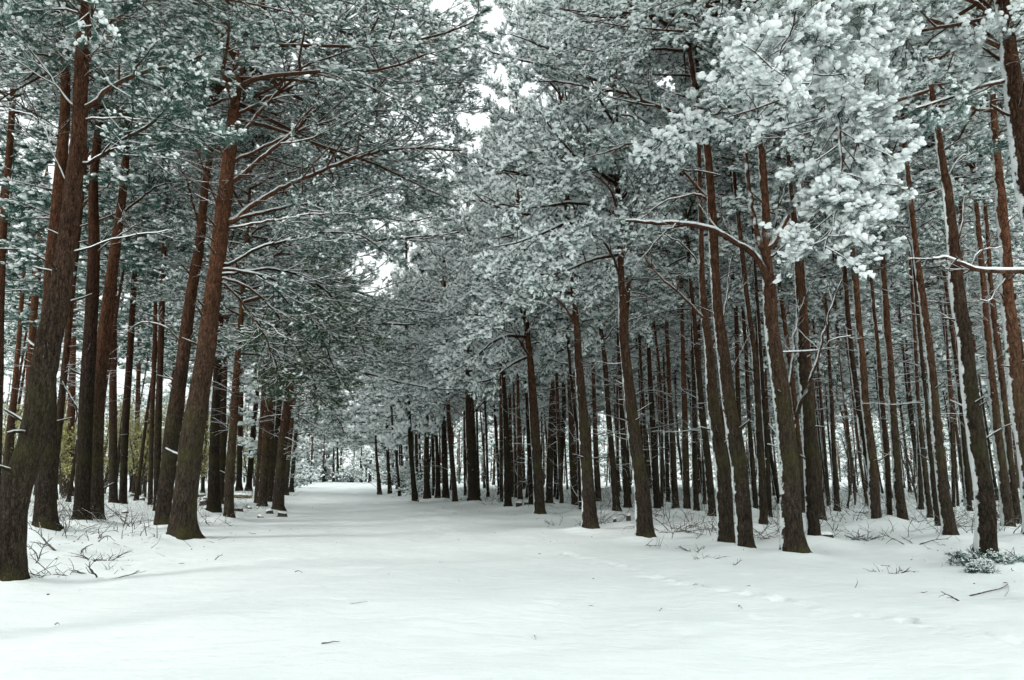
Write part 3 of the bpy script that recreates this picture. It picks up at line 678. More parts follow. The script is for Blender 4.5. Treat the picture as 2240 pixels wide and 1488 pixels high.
R([(1636, 1128, 13), (1619, 959, 12), (1613, 811, 11), (1611, 700, 10), (1602, 590, 9)], 'pine whose lower trunk hides behind the mossy pair', crown='in1', cy=560)
R([(1671, 1166, 20), (1667, 1033, 17), (1657, 885, 15), (1648, 755, 13), (1628, 600, 11)], 'slim dark pine standing just left of the knobbly pine', crown='in1', cy=360)
R([(1684, 1151, 12), (1678, 990, 11), (1668, 850, 9)], 'thin pine tucked behind the slim dark pine by the knobbly one', crown='in1', cy=420)
R([(1737, 1217, 56), (1731, 1144, 44), (1727, 1033, 45), (1717, 922, 39), (1703, 829, 37), (1691, 737, 33), (1684, 650, 29), (1677, 560, 22), (1672, 440, 19), (1665, 340, 17), (1655, 280, 13)],
  'knobbly mossy pine with snow-caked foot and forked candelabra top', crown='edge0', cy=100, H=14.5, cs=.9, stubs=26, limbs=[
   DM(px=[(1678, 610), (1655, 565), (1610, 530), (1560, 503), (1500, 490), (1440, 488), (1410, 485), (1368, 480)], w=(17, 6), dy=-.5, dens=.5, bare=1),
   DM(px=[(1500, 492), (1460, 502), (1430, 535), (1390, 580)], w=(7, 2), bare=1, dy=-.3), 
   DM(px=[(1673, 560), (1650, 490), (1637, 400), (1630, 335), (1625, 260)], w=(14, 8), dy=.2, dens=.9, t0=.85),
   DM(px=[(1690, 535), (1730, 460), (1752, 400), (1757, 330), (1790, 250)], w=(14, 8), dy=.1, dens=.9, t0=.8),
   DM(px=[(1690, 560), (1740, 510), (1790, 460), (1850, 400)], w=(7, 3), dy=-.2, bare=1), DM(px=[(1688, 530), (1700, 460), (1725, 390)], w=(7, 4), dy=.5, bare=1),
   DM(px=[(1680, 630), (1660, 560), (1640, 540), (1600, 520), (1570, 460)], w=(6, 3), dy=.5, bare=1),
   DM(px=[(1736, 918), (1752, 880), (1770, 835), (1790, 780), (1806, 710), (1842, 610)], w=(11, 4), dy=-.3, dens=.5, bare=1),
   DM(px=[(1720, 870), (1732, 800), (1740, 720), (1760, 650)], w=(9, 4), dy=.3, bare=1),
   DM(px=[(1795, 765), (1815, 745), (1860, 735)], w=(4, 2), bare=1, dy=-.2),
   DM(px=[(1663, 330), (1640, 250), (1600, 230), (1540, 260), (1480, 295), (1430, 325)], w=(8, 3), dy=-1.2, mats=MATS_C, snow_p=.95, snow_s=1.5, dens=1.9, l2=.22, t0=.1),
   DM(px=[(1663, 300), (1690, 200), (1650, 100), (1590, 60)], w=(8, 3), dy=-1.0, mats=MATS_C, snow_p=.85, snow_s=1.3, dens=1.8, t0=.1),
   DM(px=[(1663, 300), (1620, 180), (1560, 120), (1500, 90)], w=(8, 3), dy=.8, mats=MATS_C, snow_p=.8, snow_s=1.2, dens=1.8, t0=.1)])
R([(1781, 1198, 26), (1776, 1070, 28), (1765, 922, 27), (1757, 811, 24), (1752, 718, 17), (1745, 600, 15), (1735, 480, 13), (1728, 380, 10)],
  'straight brown pine just right of and behind the knobbly pine', crown='edge0', cy=200, H=16, cs=.75)
R([(1796, 1158, 24), (1787, 1051, 20), (1776, 900, 16)], 'pine mostly hidden behind the straight brown pine, foot showing to its right', crown='in1', cy=520)
R([(1759, 1099, 7), (1742, 959, 7), (1731, 848, 6)], 'thin leaning stem seen between the knobbly pine and its brown neighbour', crown='far', cy=650)
R([(1812, 1118, 5), (1802, 1040, 5), (1790, 950, 4)], 'spindly white-streaked stem leaning left in the open gap', crown='far', cy=700)
R([(1832, 1131, 15), (1824, 1014, 11), (1815, 811, 8)], 'dark thin pine standing alone in the gap right of the knobbly pine', crown='in1', cy=640)
R([(1853, 1125, 5), (1862, 1040, 4), (1852, 950, 4)], 'short crooked sapling-like pine in the gap beside the alone dark pine', crown='far', cy=750, H=12)
R([(1898, 1119, 8), (1876, 962, 7), (1860, 821, 6), (1846, 712, 5)], 'thin pine leaning strongly left behind two equal pines', crown='in1', cy=620)
R([(1917, 1167, 26), (1909, 1022, 20), (1896, 902, 18), (1886, 781, 16), (1878, 700, 15), (1868, 600, 14), (1860, 530, 12)], 'left one of two equal bark-brown pines with white left edges', crown='edge1', cy=480, H=16)
R([(1947, 1165, 15), (1939, 1022, 13), (1927, 861, 11), (1919, 760, 9), (1910, 640, 8)], 'slimmer pine standing between two equal bark-brown pines', crown='in1', cy=560)
R([(1975, 1167, 26), (1963, 1043, 19), (1953, 902, 17), (1947, 781, 15), (1939, 700, 15), (1932, 560, 12), (1928, 420, 10)], 'right one of two equal bark-brown pines, footing widest', crown='edge1', cy=430, H=16)
R([(2015, 1125, 12), (2010, 1000, 10), (2007, 900, 8)], 'distant forked pine left of two parallel slim pines', crown='in1', cy=600)
R([(2037, 1150, 13), (2021, 1022, 11), (2009, 861, 9), (2001, 740, 8)], 'slim pine farther left of two parallel slim pines', crown='in1', cy=560)
R([(2054, 1173, 12), (2039, 1043, 11), (2025, 881, 10), (2013, 720, 9), (1998, 560, 8)], 'slim pine touching the left side of a flared pine', crown='in1', cy=500)
R([(2080, 1199, 29), (2066, 1063, 23), (2052, 942, 20), (2039, 801, 18), (2025, 700, 17), (2010, 580, 15), (1990, 420, 12)], 'tall pine with a sweeping root to the right, before the biggest right-hand pine', crown='edge0', cy=290, H=16, cs=.8)
R([(2086, 1124, 8), (2080, 960, 7)], 'thin distant stem seen left of the biggest right-hand pine', crown='far', cy=650)
R([(2096, 1123, 6), (2086, 960, 6)], 'thinner distant stem nearly touching the biggest right-hand pine', crown='far', cy=650)
R([(2118, 1122, 12), (2102, 1002, 9), (2090, 918, 7)], 'white-edged pine leaning left behind the biggest right-hand pine', crown='in1', cy=650)
R([(2158, 1238, 40), (2151, 1103, 40), (2136, 982, 37), (2122, 861, 35), (2110, 740, 33), (2100, 640, 31), (2085, 500, 24), (2070, 400, 20), (2060, 330, 16)],
  'biggest right-hand pine with ferny brush heaped round its foot', crown='edge0', cy=200, H=15, cs=.8, az=PI - .4, stubs=24, limbs=[
   DM(px=[(2090, 540), (2105, 480), (2112, 430)], w=(7, 3), bare=1), DM(px=[(2080, 450), (2068, 430), (2058, 415)], w=(6, 2), bare=1),
   DM(px=[(2102, 660), (2135, 560), (2190, 540)], w=(5, 2), bare=1, dy=.4), DM(px=[(2070, 390), (2110, 340), (2170, 330)], w=(6, 2), dy=.4, mats=MATS_C)])
R([(2209, 1173, 27), (2197, 1063, 21), (2179, 902, 19), (2162, 740, 16), (2150, 600, 14)], 'left one of three pines crowding the right edge of the picture', crown='edge1', cy=420, H=16)
R([(2229, 1168, 18), (2211, 1022, 16), (2191, 821, 13), (2177, 700, 12), (2160, 500, 10)], 'slim middle one of three pines crowding the right edge', crown='in1', cy=380, H=16)
R([(2263, 1205, 36), (2245, 1000, 34), (2226, 861, 32), (2213, 740, 30), (2207, 640, 28), (2200, 560, 26), (2190, 450, 24), (2178, 300, 17)],
  'thick pine at the right edge of the picture, its foot out of view', crown='edge0', cy=250, H=16, limbs=[
   DM(px=[(2204, 600), (2160, 660), (2130, 640)], w=(5, 2), bare=1, dy=-.3)])
# near pine just outside the frame whose snow-laden boughs hang into the top right corner
HVY = dict(mats=[M_BR, M_FROST, M_SNOW], snow_p=.85, snow_s=.95, lod='h', size=.82, l2=.25, l3=.3)
R([(2395, 1330, 70), (2330, 900, 62), (2290, 600, 58), (2250, 400, 52), (2225, 260, 46), (2208, 150, 38)],
  'near pine at the top right corner with snow-laden hanging boughs', crown='edge0', cy=60, H=11.5, cs=.8, az=PI, limbs=[
   DM(px=[(2225, 130), (2100, 60), (1980, 50), (1890, 80), (1850, 160), (1835, 260), (1840, 380), (1825, 470), (1800, 550)], w=(12, 4), dy=-.3, dens=2.1, t0=.28, **HVY),
   DM(px=[(2225, 120), (2100, 40), (1960, 60), (1905, 140), (1880, 230), (1870, 330), (1850, 420)], w=(9, 3), dy=.2, dens=1.9, t0=.3, **HVY),
   DM(px=[(2215, 60), (2060, -30), (1900, -40), (1800, 0), (1740, 60), (1700, 130), (1690, 160)], w=(10, 3), dy=-1.6, dens=1.3, t0=.3, **HVY),
   DM(px=[(2215, 60), (2060, -60), (1900, -60), (1830, 30), (1790, 120), (1770, 190)], w=(8, 3), dy=-1.2, dens=1.3, t0=.3, **HVY),
   DM(px=[(2222, 150), (2130, 90), (2050, 60), (1990, 70), (1950, 130)], w=(9, 3), dy=.5, dens=2.0, t0=.1, **HVY),
   DM(px=[(2230, 165), (2185, 180), (2120, 195), (2060, 220), (2000, 240)], w=(11, 5), dy=-.2, dens=.7, mats=MATS_C, snow_p=.6),
   DM(px=[(2300, 640), (2240, 594), (2180, 592), (2130, 588), (2090, 570), (2060, 562), (2040, 566)], w=(15, 5), dy=-.4, dens=.4, bare=1),
   DM(px=[(2230, 330), (2205, 250), (2180, 235)], w=(6, 3), bare=1)])

# off-frame pines continuing the avenue, added to shade the foreground from the sun
for x_, y_, lb in [(-7.4, 6.4, 'shading pine added beside the photographer just outside the left edge'), (-8.2, 1.0, 'shading pine added off-frame left of the photographer'), (-7.6, -4.6, 'first shading pine added behind the photographer on the left'), (-12.4, -1.6, 'inner shading pine added off-frame to the left'),
                   (-12.0, 4.4, 'inner shading pine added just outside the left edge'), (-8.6, -10.0, 'second shading pine added behind the photographer on the left'), (-13.5, -8, 'inner shading pine added behind the photographer on the left')]:
    rg_ = np.random.default_rng(int(abs(x_ * 31 + y_ * 7)))
    pine3(rg_, [np.array([x_, y_, 0.]), np.array([x_ + .1, y_, 5.]), np.array([x_ + .2, y_, 11.])], [.18, .15, .10], lb, 'pine tree', None, 'left1', 6.5, 17, None, (), 0.0, .9, 15.0, None)
# ---- plantation behind: individual pines, jittered rows ----------------------
rng = np.random.default_rng(77)
def fill(region, xs, n_max, group, label, crown, Hr=(14, 17.5), rad=(.07, .13), lean=-.03):
    k = 0; used = list(TREES)
    for (x, y) in xs:
        if k >= n_max: break
        if min((x - a) ** 2 + (y - b) ** 2 for a, b in used) < 1.5 ** 2: continue
        used.append((x, y)); Y = y; H = rng.uniform(*Hr); r = rng.uniform(*rad); dx = rng.normal(lean, .025); dy = rng.normal(0, .015)
        c1 = rng.normal(0, .15)
        pts = [np.array([x, y, 0.]), np.array([x + dx * H * .3 + c1, y + dy * H * .3, H * .3]), np.array([x + dx * H * .65, y + dy * H * .65, H * .65]), np.array([x + dx * H * .9, y + dy * H * .9, H * .99])]
        cr = crown(y)
        FILLED.append((1120 + F_PX * x / y, y, group, label)); FILLED[-1] += (
        pine3(rng, pts, [r, r * .8, r * .55, .02], label, 'pine tree', group, cr[0], H * rng.uniform(*cr[1]), H, None, (), cr[2], rng.uniform(.9, 1.2), Y, None),)
        k += 1
    return k
def cells(y0, y1, sp, test):
    out = []
    for y in np.arange(y0, y1, sp):
        for x in np.arange(-90, 120, sp):
            q = (x + rng.normal(0, sp * .22), y + rng.normal(0, sp * .25))
            if test(*q): out.append(q)
    out.sort(key=lambda q: math.hypot(*q)); return out
def in_view(x, y, m=1.5): return abs(x) < (y * 1120 / F_PX + m)
def right_ok(x, y):
    l, r = path_bounds(y); return in_view(x, y) and x > r + 1.5
def left_ok(x, y):
    l, r = path_bounds(y); return in_view(x, y) and x < l - 1.5
RC = cells(24, 110, 3.6, right_ok)
n1 = fill('r', RC, 150, 'slim pines deep in the plantation right of the ride', 'slim snow-streaked pine deep in the right-hand plantation, one of many alike',
     lambda y: ('in1', (.45, .6), None) if y < 42 else ('far', (.36, .52), None))
LC = [q for q in cells(27, 64, 4.4, left_ok) if q[1] < 40 or q[0] < path_bounds(q[1])[0] - 7]
fill('l', LC, 38, 'slim pines among the trees left of the ride', 'slim dark pine in the thin wood left of the ride, one of many alike',
     lambda y: ('farL', (.5, .62), None), rad=(.08, .13), lean=.02)
# trees on both verges further along, and the wood that closes the ride
vg = []
for y in np.arange(60, 124, 7.5):
    l, r = path_bounds(y); vg.append((l - 3.0 + rng.normal(0, .5), y + rng.normal(0, 1)))
fill('v', vg, 14, 'snowy pines along the far left verge', 'snow-covered pine on the far left verge of the ride, crown to the ground edge',
     lambda y: ('fedge', (.12, .3), 0.0), Hr=(12, 16), rad=(.1, .16), lean=.0)
vr = []
for y in np.arange(62, 128, 6):
    l, r = path_bounds(y); vr.append((r + 1.8 + rng.normal(0, .5), y + rng.normal(0, 1)))
fill('v2', vr, 12, 'snowy pines along the far right verge', 'snow-covered pine on the far right verge beyond the three small ones',
     lambda y: ('fedge', (.15, .35), PI), Hr=(12, 15), rad=(.1, .16), lean=.0)
ec = [(x, y) for y in (131, 137, 144) for x in np.arange(-50, -14, 4.6)]
ec = [(x + rng.normal(0, .8), y + rng.normal(0, 1.2)) for x, y in ec]
fill('e', ec, 24, 'far pines closing the end of the ride', 'snowy pine in the far wood that closes the end of the ride',
     lambda y: ('fedge', (.18, .4), None), Hr=(15, 20), rad=(.14, .22), lean=.0)

ANCH = [(-60, 'beyond the left edge pine'), (25, 'right of the big leaning pine at the left edge'), (206, 'right of the close dark pair on the left'), (295, 'left of the front pair of brown pines'), (399, 'right of the large red-brown pine'),
        (500, 'behind the snowy log'), (607, 'right of the tight row by the ride'), (675, 'right of the thickest far pine'), (735, 'right of the two far pines at the ride end'), (831, 'right of the farthest small verge pine'), (907, 'right of the flared fourth verge pine'),
        (975, 'right of the close pair on the verge'), (1036, 'right of the stout forking pine'), (1110, 'right of the two dark stumps'), (1181, 'right of the stout verge pine with low crown'), (1229, 'right of the slender curved pine'),
        (1292, 'right of the pine with the toe-like root'), (1349, 'right of the slim fork-topped pine'), (1410, 'right of the big bare-footed pine'), (1455, 'left of the brush pile'), (1503, 'right of the tall even pine'), (1559, 'right of the slim leaning pine'), (1631, 'right of the stout mossy pair'),
        (1735, 'right of the knobbly pine'), (1783, 'right of the straight brown pine'), (1832, 'right of the lone dark thin pine'), (1917, 'right of the left equal pine'), (1975, 'right of the right equal pine'), (2037, 'left of the sweeping-root pine'), (2080, 'right of the sweeping-root pine'),
        (2158, 'right of the biggest right-hand pine'), (2215, 'by the thick pine at the right edge')]
ORD = ['nearest', 'second nearest', 'third nearest', 'fourth nearest', 'fifth nearest', 'sixth nearest', 'seventh nearest', 'eighth nearest', 'ninth nearest', 'tenth nearest', 'eleventh nearest', 'twelfth nearest', 'thirteenth nearest', 'fourteenth nearest', 'fifteenth nearest', 'sixteenth nearest', 'seventeenth nearest', 'eighteenth nearest', 'nineteenth nearest', 'twentieth nearest']
bins = {}
for f in FILLED:
    k = max([i for i, a in enumerate(ANCH) if a[0] <= max(f[0], -59)]); bins.setdefault(k, []).append(f)
for k, fs in bins.items():
    for j, f in enumerate(sorted(fs, key=lambda q: q[1])):
        f[4]['label'] = f"background pine {ANCH[k][1]}, {ORD[min(j, 19)]}"

# ---- far wood: one mass of distant trunks and crowns --------------------------
def far_wood():
    rg = np.random.default_rng(9); mb = MB()
    cand = [q for q in RC[n1 + 40:] if rg.uniform() < .5][:160]
    cand += [(x + rg.normal(0, 1.2), y + rg.normal(0, 1.5)) for y in np.arange(112, 200, 9) for x in np.arange(-120, 140, 5) if in_view(x, y, 4) and not (path_bounds(y)[0] < x < path_bounds(y)[1] and y < 128)][:420]
    cand += [(x + rg.normal(0, 1.2), y + rg.normal(0, 1.5)) for y in np.arange(92, 112, 7) for x in np.arange(-80, -20, 6) if left_ok(x, y) and x < path_bounds(y)[0] - 9]
    n = len(cand); B = np.array([(x, y, 0) for x, y in cand], float); H = rg.uniform(14, 18, n)
    P = np.stack([B, B + np.stack([rg.normal(0, .2, n), 0 * H, H * .5], 1), B + np.stack([rg.normal(0, .3, n), 0 * H, H], 1)], 1)
    tubes(mb, P, np.stack([H * 0 + rg.uniform(.08, .16, n), H * 0 + .09, H * 0 + .03], 1), 6, 0)
    m = 16
    h = np.where((B[:, 1] > 105)[:, None], rg.uniform(.02, 1, (n, m)), rg.uniform(.25, 1, (n, m))); az = rg.uniform(0, 6.28, (n, m)); L = 2.6 * (1.25 - h) + .3
    S = (B[:, None] + np.stack([0 * h, 0 * h, h * H[:, None]], -1)).reshape(-1, 3); el = (.1 + .6 * h)
    D = np.stack([np.cos(az) * np.cos(el), np.sin(az) * np.cos(el), np.sin(el)], -1).reshape(-1, 3)
    P1, R1 = grow(rg, S, D, L.reshape(-1), L.reshape(-1) * .012, 5, droop=.1, wob=.1, lift=.1)
    tubes(mb, P1, R1, 3, 1)
    P2, R2 = spawn(rg, P1, R1, 4, .2, 1, lambda t, Lq, u: Lq * .4 * u + 0 * t, .9, 3)
    tufts(mb, rg, P2, 2, 2, .5, 1.1, 2.0, mats=(2, 3), t0=.1); tufts(mb, rg, P1, 2, 3, .5, 1.1, 2.0, mats=(2, 3), t0=.4)
    o = link('distant_forest', mb.mesh('distant_forest', [M_TRUNK, M_BR, M_NEED, M_SNOW]))
    tag(o, 'far mass of snowy pines beyond the trunks one can tell apart', 'forest', None, 'stuff')
far_wood()

# ------------------------------------------------------------------ ground
TRACK = [on_ground(x, y)[:2] for x, y in [(1230, 1205), (1330, 1230), (1400, 1248), (1460, 1268), (1530, 1285), (1600, 1300), (1680, 1312), (1760, 1325), (1850, 1345), (1950, 1358), (2050, 1380), (2130, 1400), (2240, 1418), (2400, 1450)]]
def track_dist(x, y):
    best = np.full(x.shape, 9.); along = np.zeros(x.shape); acc = 0
    for (a, b) in zip(TRACK[:-1], TRACK[1:]):
        a = np.array(a); d = np.array(b) - a; L = np.hypot(*d)
        t = np.clip(((x - a[0]) * d[0] + (y - a[1]) * d[1]) / L ** 2, 0, 1)
        q = np.hypot(x - a[0] - t * d[0], y - a[1] - t * d[1]); c = q < best
        best = np.where(c, q, best); along = np.where(c, acc + t * L, along); acc += L
    return best, along
def make_ground():
    xs = np.concatenate([-np.geomspace(400, 14, 60), np.arange(-13.9, 14, .09), np.geomspace(14, 400, 60)])
    ys = np.concatenate([-np.geomspace(300, 3, 30), np.arange(-2.5, 3, .3), np.arange(3, 26, .075), np.geomspace(26, 60, 170)[0:], np.geomspace(60.5, 600, 90)])
    X, Y = np.meshgrid(xs, ys); Z = ground_z(X, Y)
    for a, b in TREES:
        if math.hypot(a, b) > 45: continue
        i0, i1 = np.searchsorted(xs, [a - 1.6, a + 1.6]); j0, j1 = np.searchsorted(ys, [b - 1.6, b + 1.6])
        sx, sy = X[j0:j1, i0:i1], Y[j0:j1, i0:i1]
        d = np.hypot(sx - a, sy - b)
        Z[j0:j1, i0:i1] += .10 * np.exp(-(d / .55) ** 2) + .05 * np.exp(-((sx - a + .35) ** 2 + (sy - b) ** 2) / .2)
    rp = np.random.default_rng(88)      # dimples left by snow dropped from the boughs
    for _ in range(420):
        b = rp.uniform(3.2, 22); a = rp.uniform(-1, 1) * (b * .68 + .5); w = rp.uniform(.04, .12); dp = rp.uniform(.008, .03) * rp.choice([-1, -1, 1])
        i0, i1 = np.searchsorted(xs, [a - .4, a + .4]); j0, j1 = np.searchsorted(ys, [b - .4, b + .4])
        sx, sy = X[j0:j1, i0:i1], Y[j0:j1, i0:i1]; Z[j0:j1, i0:i1] += dp * np.exp(-((sx - a) ** 2 + (sy - b) ** 2) / w ** 2)
    # line of footprints crossing from the lower right
    i0, i1 = np.searchsorted(xs, [.5, 9]); j0, j1 = np.searchsorted(ys, [4, 16])
    sx, sy = X[j0:j1, i0:i1], Y[j0:j1, i0:i1]
    q, al = track_dist(sx, sy)
    ph = al / .42; odd = (np.floor(ph) % 2) * 2 - 1
    jit = .12 * np.sin(np.floor(ph) * 12.9); foot = np.exp(-((ph % 1 - .5 + jit) / .26) ** 4) * np.exp(-(q / .085) ** 4) * (.6 + .4 * np.sin(np.floor(ph) * 7.7))
    lump = np.sin(sx * 23) * np.sin(sy * 19) * .012 * np.exp(-(q / .3) ** 2)
    Z[j0:j1, i0:i1] += -.10 * foot + .03 * np.exp(-((q - .12) / .05) ** 2) * (.5 + .5 * np.sin(al * 11 + np.sin(al * 3) * 2)) + lump * .8
    mb = MB(); ny, nx = X.shape
    i = np.arange(ny - 1)[:, None] * nx + np.arange(nx - 1)[None]
    F = np.stack([i, i + 1, i + nx + 1, i + nx], -1).reshape(-1, 4)
    mb.add(np.stack([X, Y, Z], -1), F, 0, True)
    o = link('snow_ground', mb.mesh('snow_ground', [M_GROUND])); tag(o, 'smooth snow covering the ride and the forest floor', 'ground', None, 'structure')
make_ground()

# ------------------------------------------------------------------ bushes, saplings, litter
def gpt(px, py, dz=0):
    p = on_ground(px, py); p[2] = float(ground_z(p[0], p[1])) + dz; return p
def clear_of_trees(x, y, d=.45): return min(math.hypot(x - a, y - b) for a, b in TREES) > d

def bush(px, py, size, label, seed, snow=.6, spread=.9, mats=None, name='snowy_bush', group=None, leaf=False, lum=1.3):
    rg = np.random.default_rng(seed); p = gpt(px, py); n = 16
    az = rg.uniform(0, 6.28, n); el = rg.uniform(.35, 1.4, n)
    D = np.stack([np.cos(az) * np.cos(el) * spread, np.sin(az) * np.cos(el) * spread, np.sin(el)], 1)
    P, Rr = grow(rg, np.zeros((n, 3)) + rg.normal(0, .08 * size, (n, 3)) * [1, 1, 0] - [0, 0, .05], D, rg.uniform(.7, 1.1, n) * size, np.full(n, .012 * size), 6, droop=.05, wob=.14)
    mb = MB(); tubes(mb, P, Rr, 4, 0)
    P2, R2 = spawn(rg, P, Rr, 7, .2, 1, lambda t, L, u: L * .42 * u + 0 * t, .8, 4); tubes(mb, P2, R2, 3, 0)
    P3, R3 = spawn(rg, P2, R2, 4, .2, 1, lambda t, L, u: L * .5 * u + 0 * t, .8, 3); tubes(mb, P3, R3, 3, 0)
    st = mb.mesh('stem', [M_BUSH])
    root = bpy.data.objects.new(name, None); root.location = p; root.empty_display_size = .2; COL.objects.link(root)
    tag(root, label, 'bush', group); link('stem', st, root)
    mb = MB(); tufts(mb, rg, P3, 1 if p[1] < 60 else 2, 2, snow, lum, (.55 if size < .5 else .8) * (1 + .15 * size), mats=(0, 1), t0=.3)
    link('foliage', mb.mesh('foliage', mats or [M_NEED, M_SNOW]), root)
    return root
for k, (x, y, s, lb) in enumerate([
    (822, 1048, 3.2, 'snow-laden bush at the right corner of the ride end'), (850, 1062, 1.8, 'small snowy bush between the first and second small verge pines'),
    (768, 1056, 2.6, 'olive-toned bushy mound below the middle of the ride end'), (748, 1054, 2.2, 'low snowy shrub left of the olive-toned mound'),
    (705, 1054, 2.0, 'low snowy shrub between the thickest and the middle far pines'), (648, 1060, 3.0, 'snowy bush overhanging the left corner of the ride end'),
    (635, 1068, 2.2, 'rounded snowy bush behind the last pine of the tight left row'), (885, 1080, 1.4, 'snowy scrub right of the third small verge pine'),
    (925, 1090, 1.1, 'snowy scrub between the fourth and fifth verge pines'), (895, 1072, 2.0, 'taller snowy scrub behind the right verge'), (668, 1056, 2.2, 'snowy shrub at the foot of the thickest far pine')]):
    bush(x, y, s, lb, 300 + k)

def sapling(px, py, h, label, seed, leaf=True, group=None):
    rg = np.random.default_rng(seed); p = gpt(px, py); mb = MB(); n = rg.integers(2, 4)
    az = rg.uniform(0, 6.28, n); D = np.stack([np.cos(az) * .12, np.sin(az) * .12, np.ones(n)], 1)
    P, Rr = grow(rg, np.zeros((n, 3)) - [0, 0, .1], D, h * rg.uniform(.8, 1.1, n), np.full(n, .010 * h + .01), 10, wob=.07)
    tubes(mb, P, Rr, 6, 0)
    P2, R2 = spawn(rg, P, Rr, 20, .18, 1, lambda t, L, u: L * .28 * (1.2 - .6 * t) * u, .75, 6, .45, droop=.02, up=.1, flat=1.5); tubes(mb, P2, R2, 4, 0)
    P3, R3 = spawn(rg, P2, R2, 6, .2, 1, lambda t, L, u: L * .4 * u + 0 * t, .7, 4, flat=1.2); tubes(mb, P3, np.maximum(R3, .004), 3, 0)
    root = bpy.data.objects.new('young_tree', None); root.location = p; root.empty_display_size = .2; COL.objects.link(root)
    tag(root, label, 'young tree', group); link('stem', mb.mesh('stem', [M_BUSH]), root)
    if leaf:
        n3, k3, _ = P3.shape; per = 6; t = rg.uniform(.2, 1, (n3, per)); x = np.minimum(t, .999) * (k3 - 1); i = x.astype(int); f = (x - i)[..., None]; r = np.arange(n3)[:, None]
        S = (P3[r, i] * (1 - f) + P3[r, i + 1] * f).reshape(-1, 3) + rg.normal(0, .05, (n3 * per, 3))
        tv = np.array([[0, -.5, 0], [.9, 0, .1], [0, .5, 0], [-.9, 0, -.1]]); tp = [(tv, np.array([[0, 1, 2], [0, 2, 3]]))]
        m2 = MB(); put(m2, tp, rg, S, rg.normal(0, 1, S.shape), rg.uniform(.05, .11, len(S)), 0, False, rg.uniform(0, 1, len(S)))
        link('foliage', m2.mesh('foliage', [M_LEAF]), root)
SAPN = {}
for k, (x, y, h) in enumerate(sorted([(20, 1086, 5), (60, 1080, 6), (132, 1084, 5.5), (168, 1078, 6), (228, 1086, 5), (285, 1080, 6), (312, 1084, 5.5), (345, 1082, 6), (395, 1078, 6), (440, 1072, 6), (505, 1068, 7), (555, 1066, 7), (110, 1062, 9), (250, 1060, 9), (320, 1060, 9), (180, 1058, 9), (380, 1058, 9), (480, 1060, 8), (40, 1060, 9), (140, 1094, 4.5), (222, 1092, 5), (300, 1094, 4.5), (318, 1090, 5), (365, 1090, 5), (270, 1078, 7), (5, 1092, 5), (430, 1086, 5), (540, 1074, 6)], key=lambda t: -t[1])):
    q = max([i for i, a in enumerate(ANCH) if a[0] <= max(x, -59)]); SAPN[q] = SAPN.get(q, -1) + 1
    sapling(x, y, h, f"yellow-green leafy young tree {ANCH[q][1]}, {['nearest', 'second nearest', 'third nearest', 'fourth nearest', 'fifth nearest', 'sixth nearest', 'seventh nearest', 'eighth nearest', 'ninth nearest'][SAPN[q]]}", 400 + k, True, 'leafy young trees in the left clearing')
for k, (x, y, h, lb) in enumerate([(1870, 1112, 3.4, 'bare crooked young tree with white twigs in the gap right of the knobbly pine'), (712, 1054, 6, 'bare sloping young tree leaning across the ride end'), (1650, 1100, 3.5, 'bare thin young tree among trunks behind the stout mossy pair'), (2010, 1112, 3.2, 'bare twiggy young tree with snow-lined forks near the right plantation edge')]):
    sapling(x, y, h, lb, 450 + k, False)

def fallen(px, py, L, n, label, seed, h=.12, r=.012, name='fallen_branch', snowmat=None, cat='branch', arch=.5, group=None, sub=4, yaw=None):
    """dead twigs lying on and sticking out of the snow"""
    rg = np.random.default_rng(seed); p = gpt(px, py); mb = MB()
    az = rg.uniform(0, 6.28, n) if yaw is None else np.full(n, yaw) + rg.normal(0, .35, n)
    el = rg.uniform(.05, arch, n)
    D = np.stack([np.cos(az) * np.cos(el), np.sin(az) * np.cos(el), np.sin(el)], 1)
    S = rg.normal(0, L * .28, (n, 3)) * [1, .8, 0] + [0, 0, -.02]
    if n == 1: S = S * 0 + [0, 0, .01]
    P, Rr = grow(rg, S, D, L * rg.uniform(.6, 1.15, n), np.full(n, r), 7, droop=.22 * arch, wob=.18)
    tubes(mb, P, Rr, 5, 0)
    if sub:
        P2, R2 = spawn(rg, P, Rr, sub, .2, .95, lambda t, Lq, u: Lq * .4 * u + 0 * t, .75, 5, .7, wob=.2, flat=1.0, up=.12); tubes(mb, P2, R2, 4, 0)
    o = link(name, mb.mesh(name, [snowmat or M_TWIG]), None, p); tag(o, label, cat, group); return o
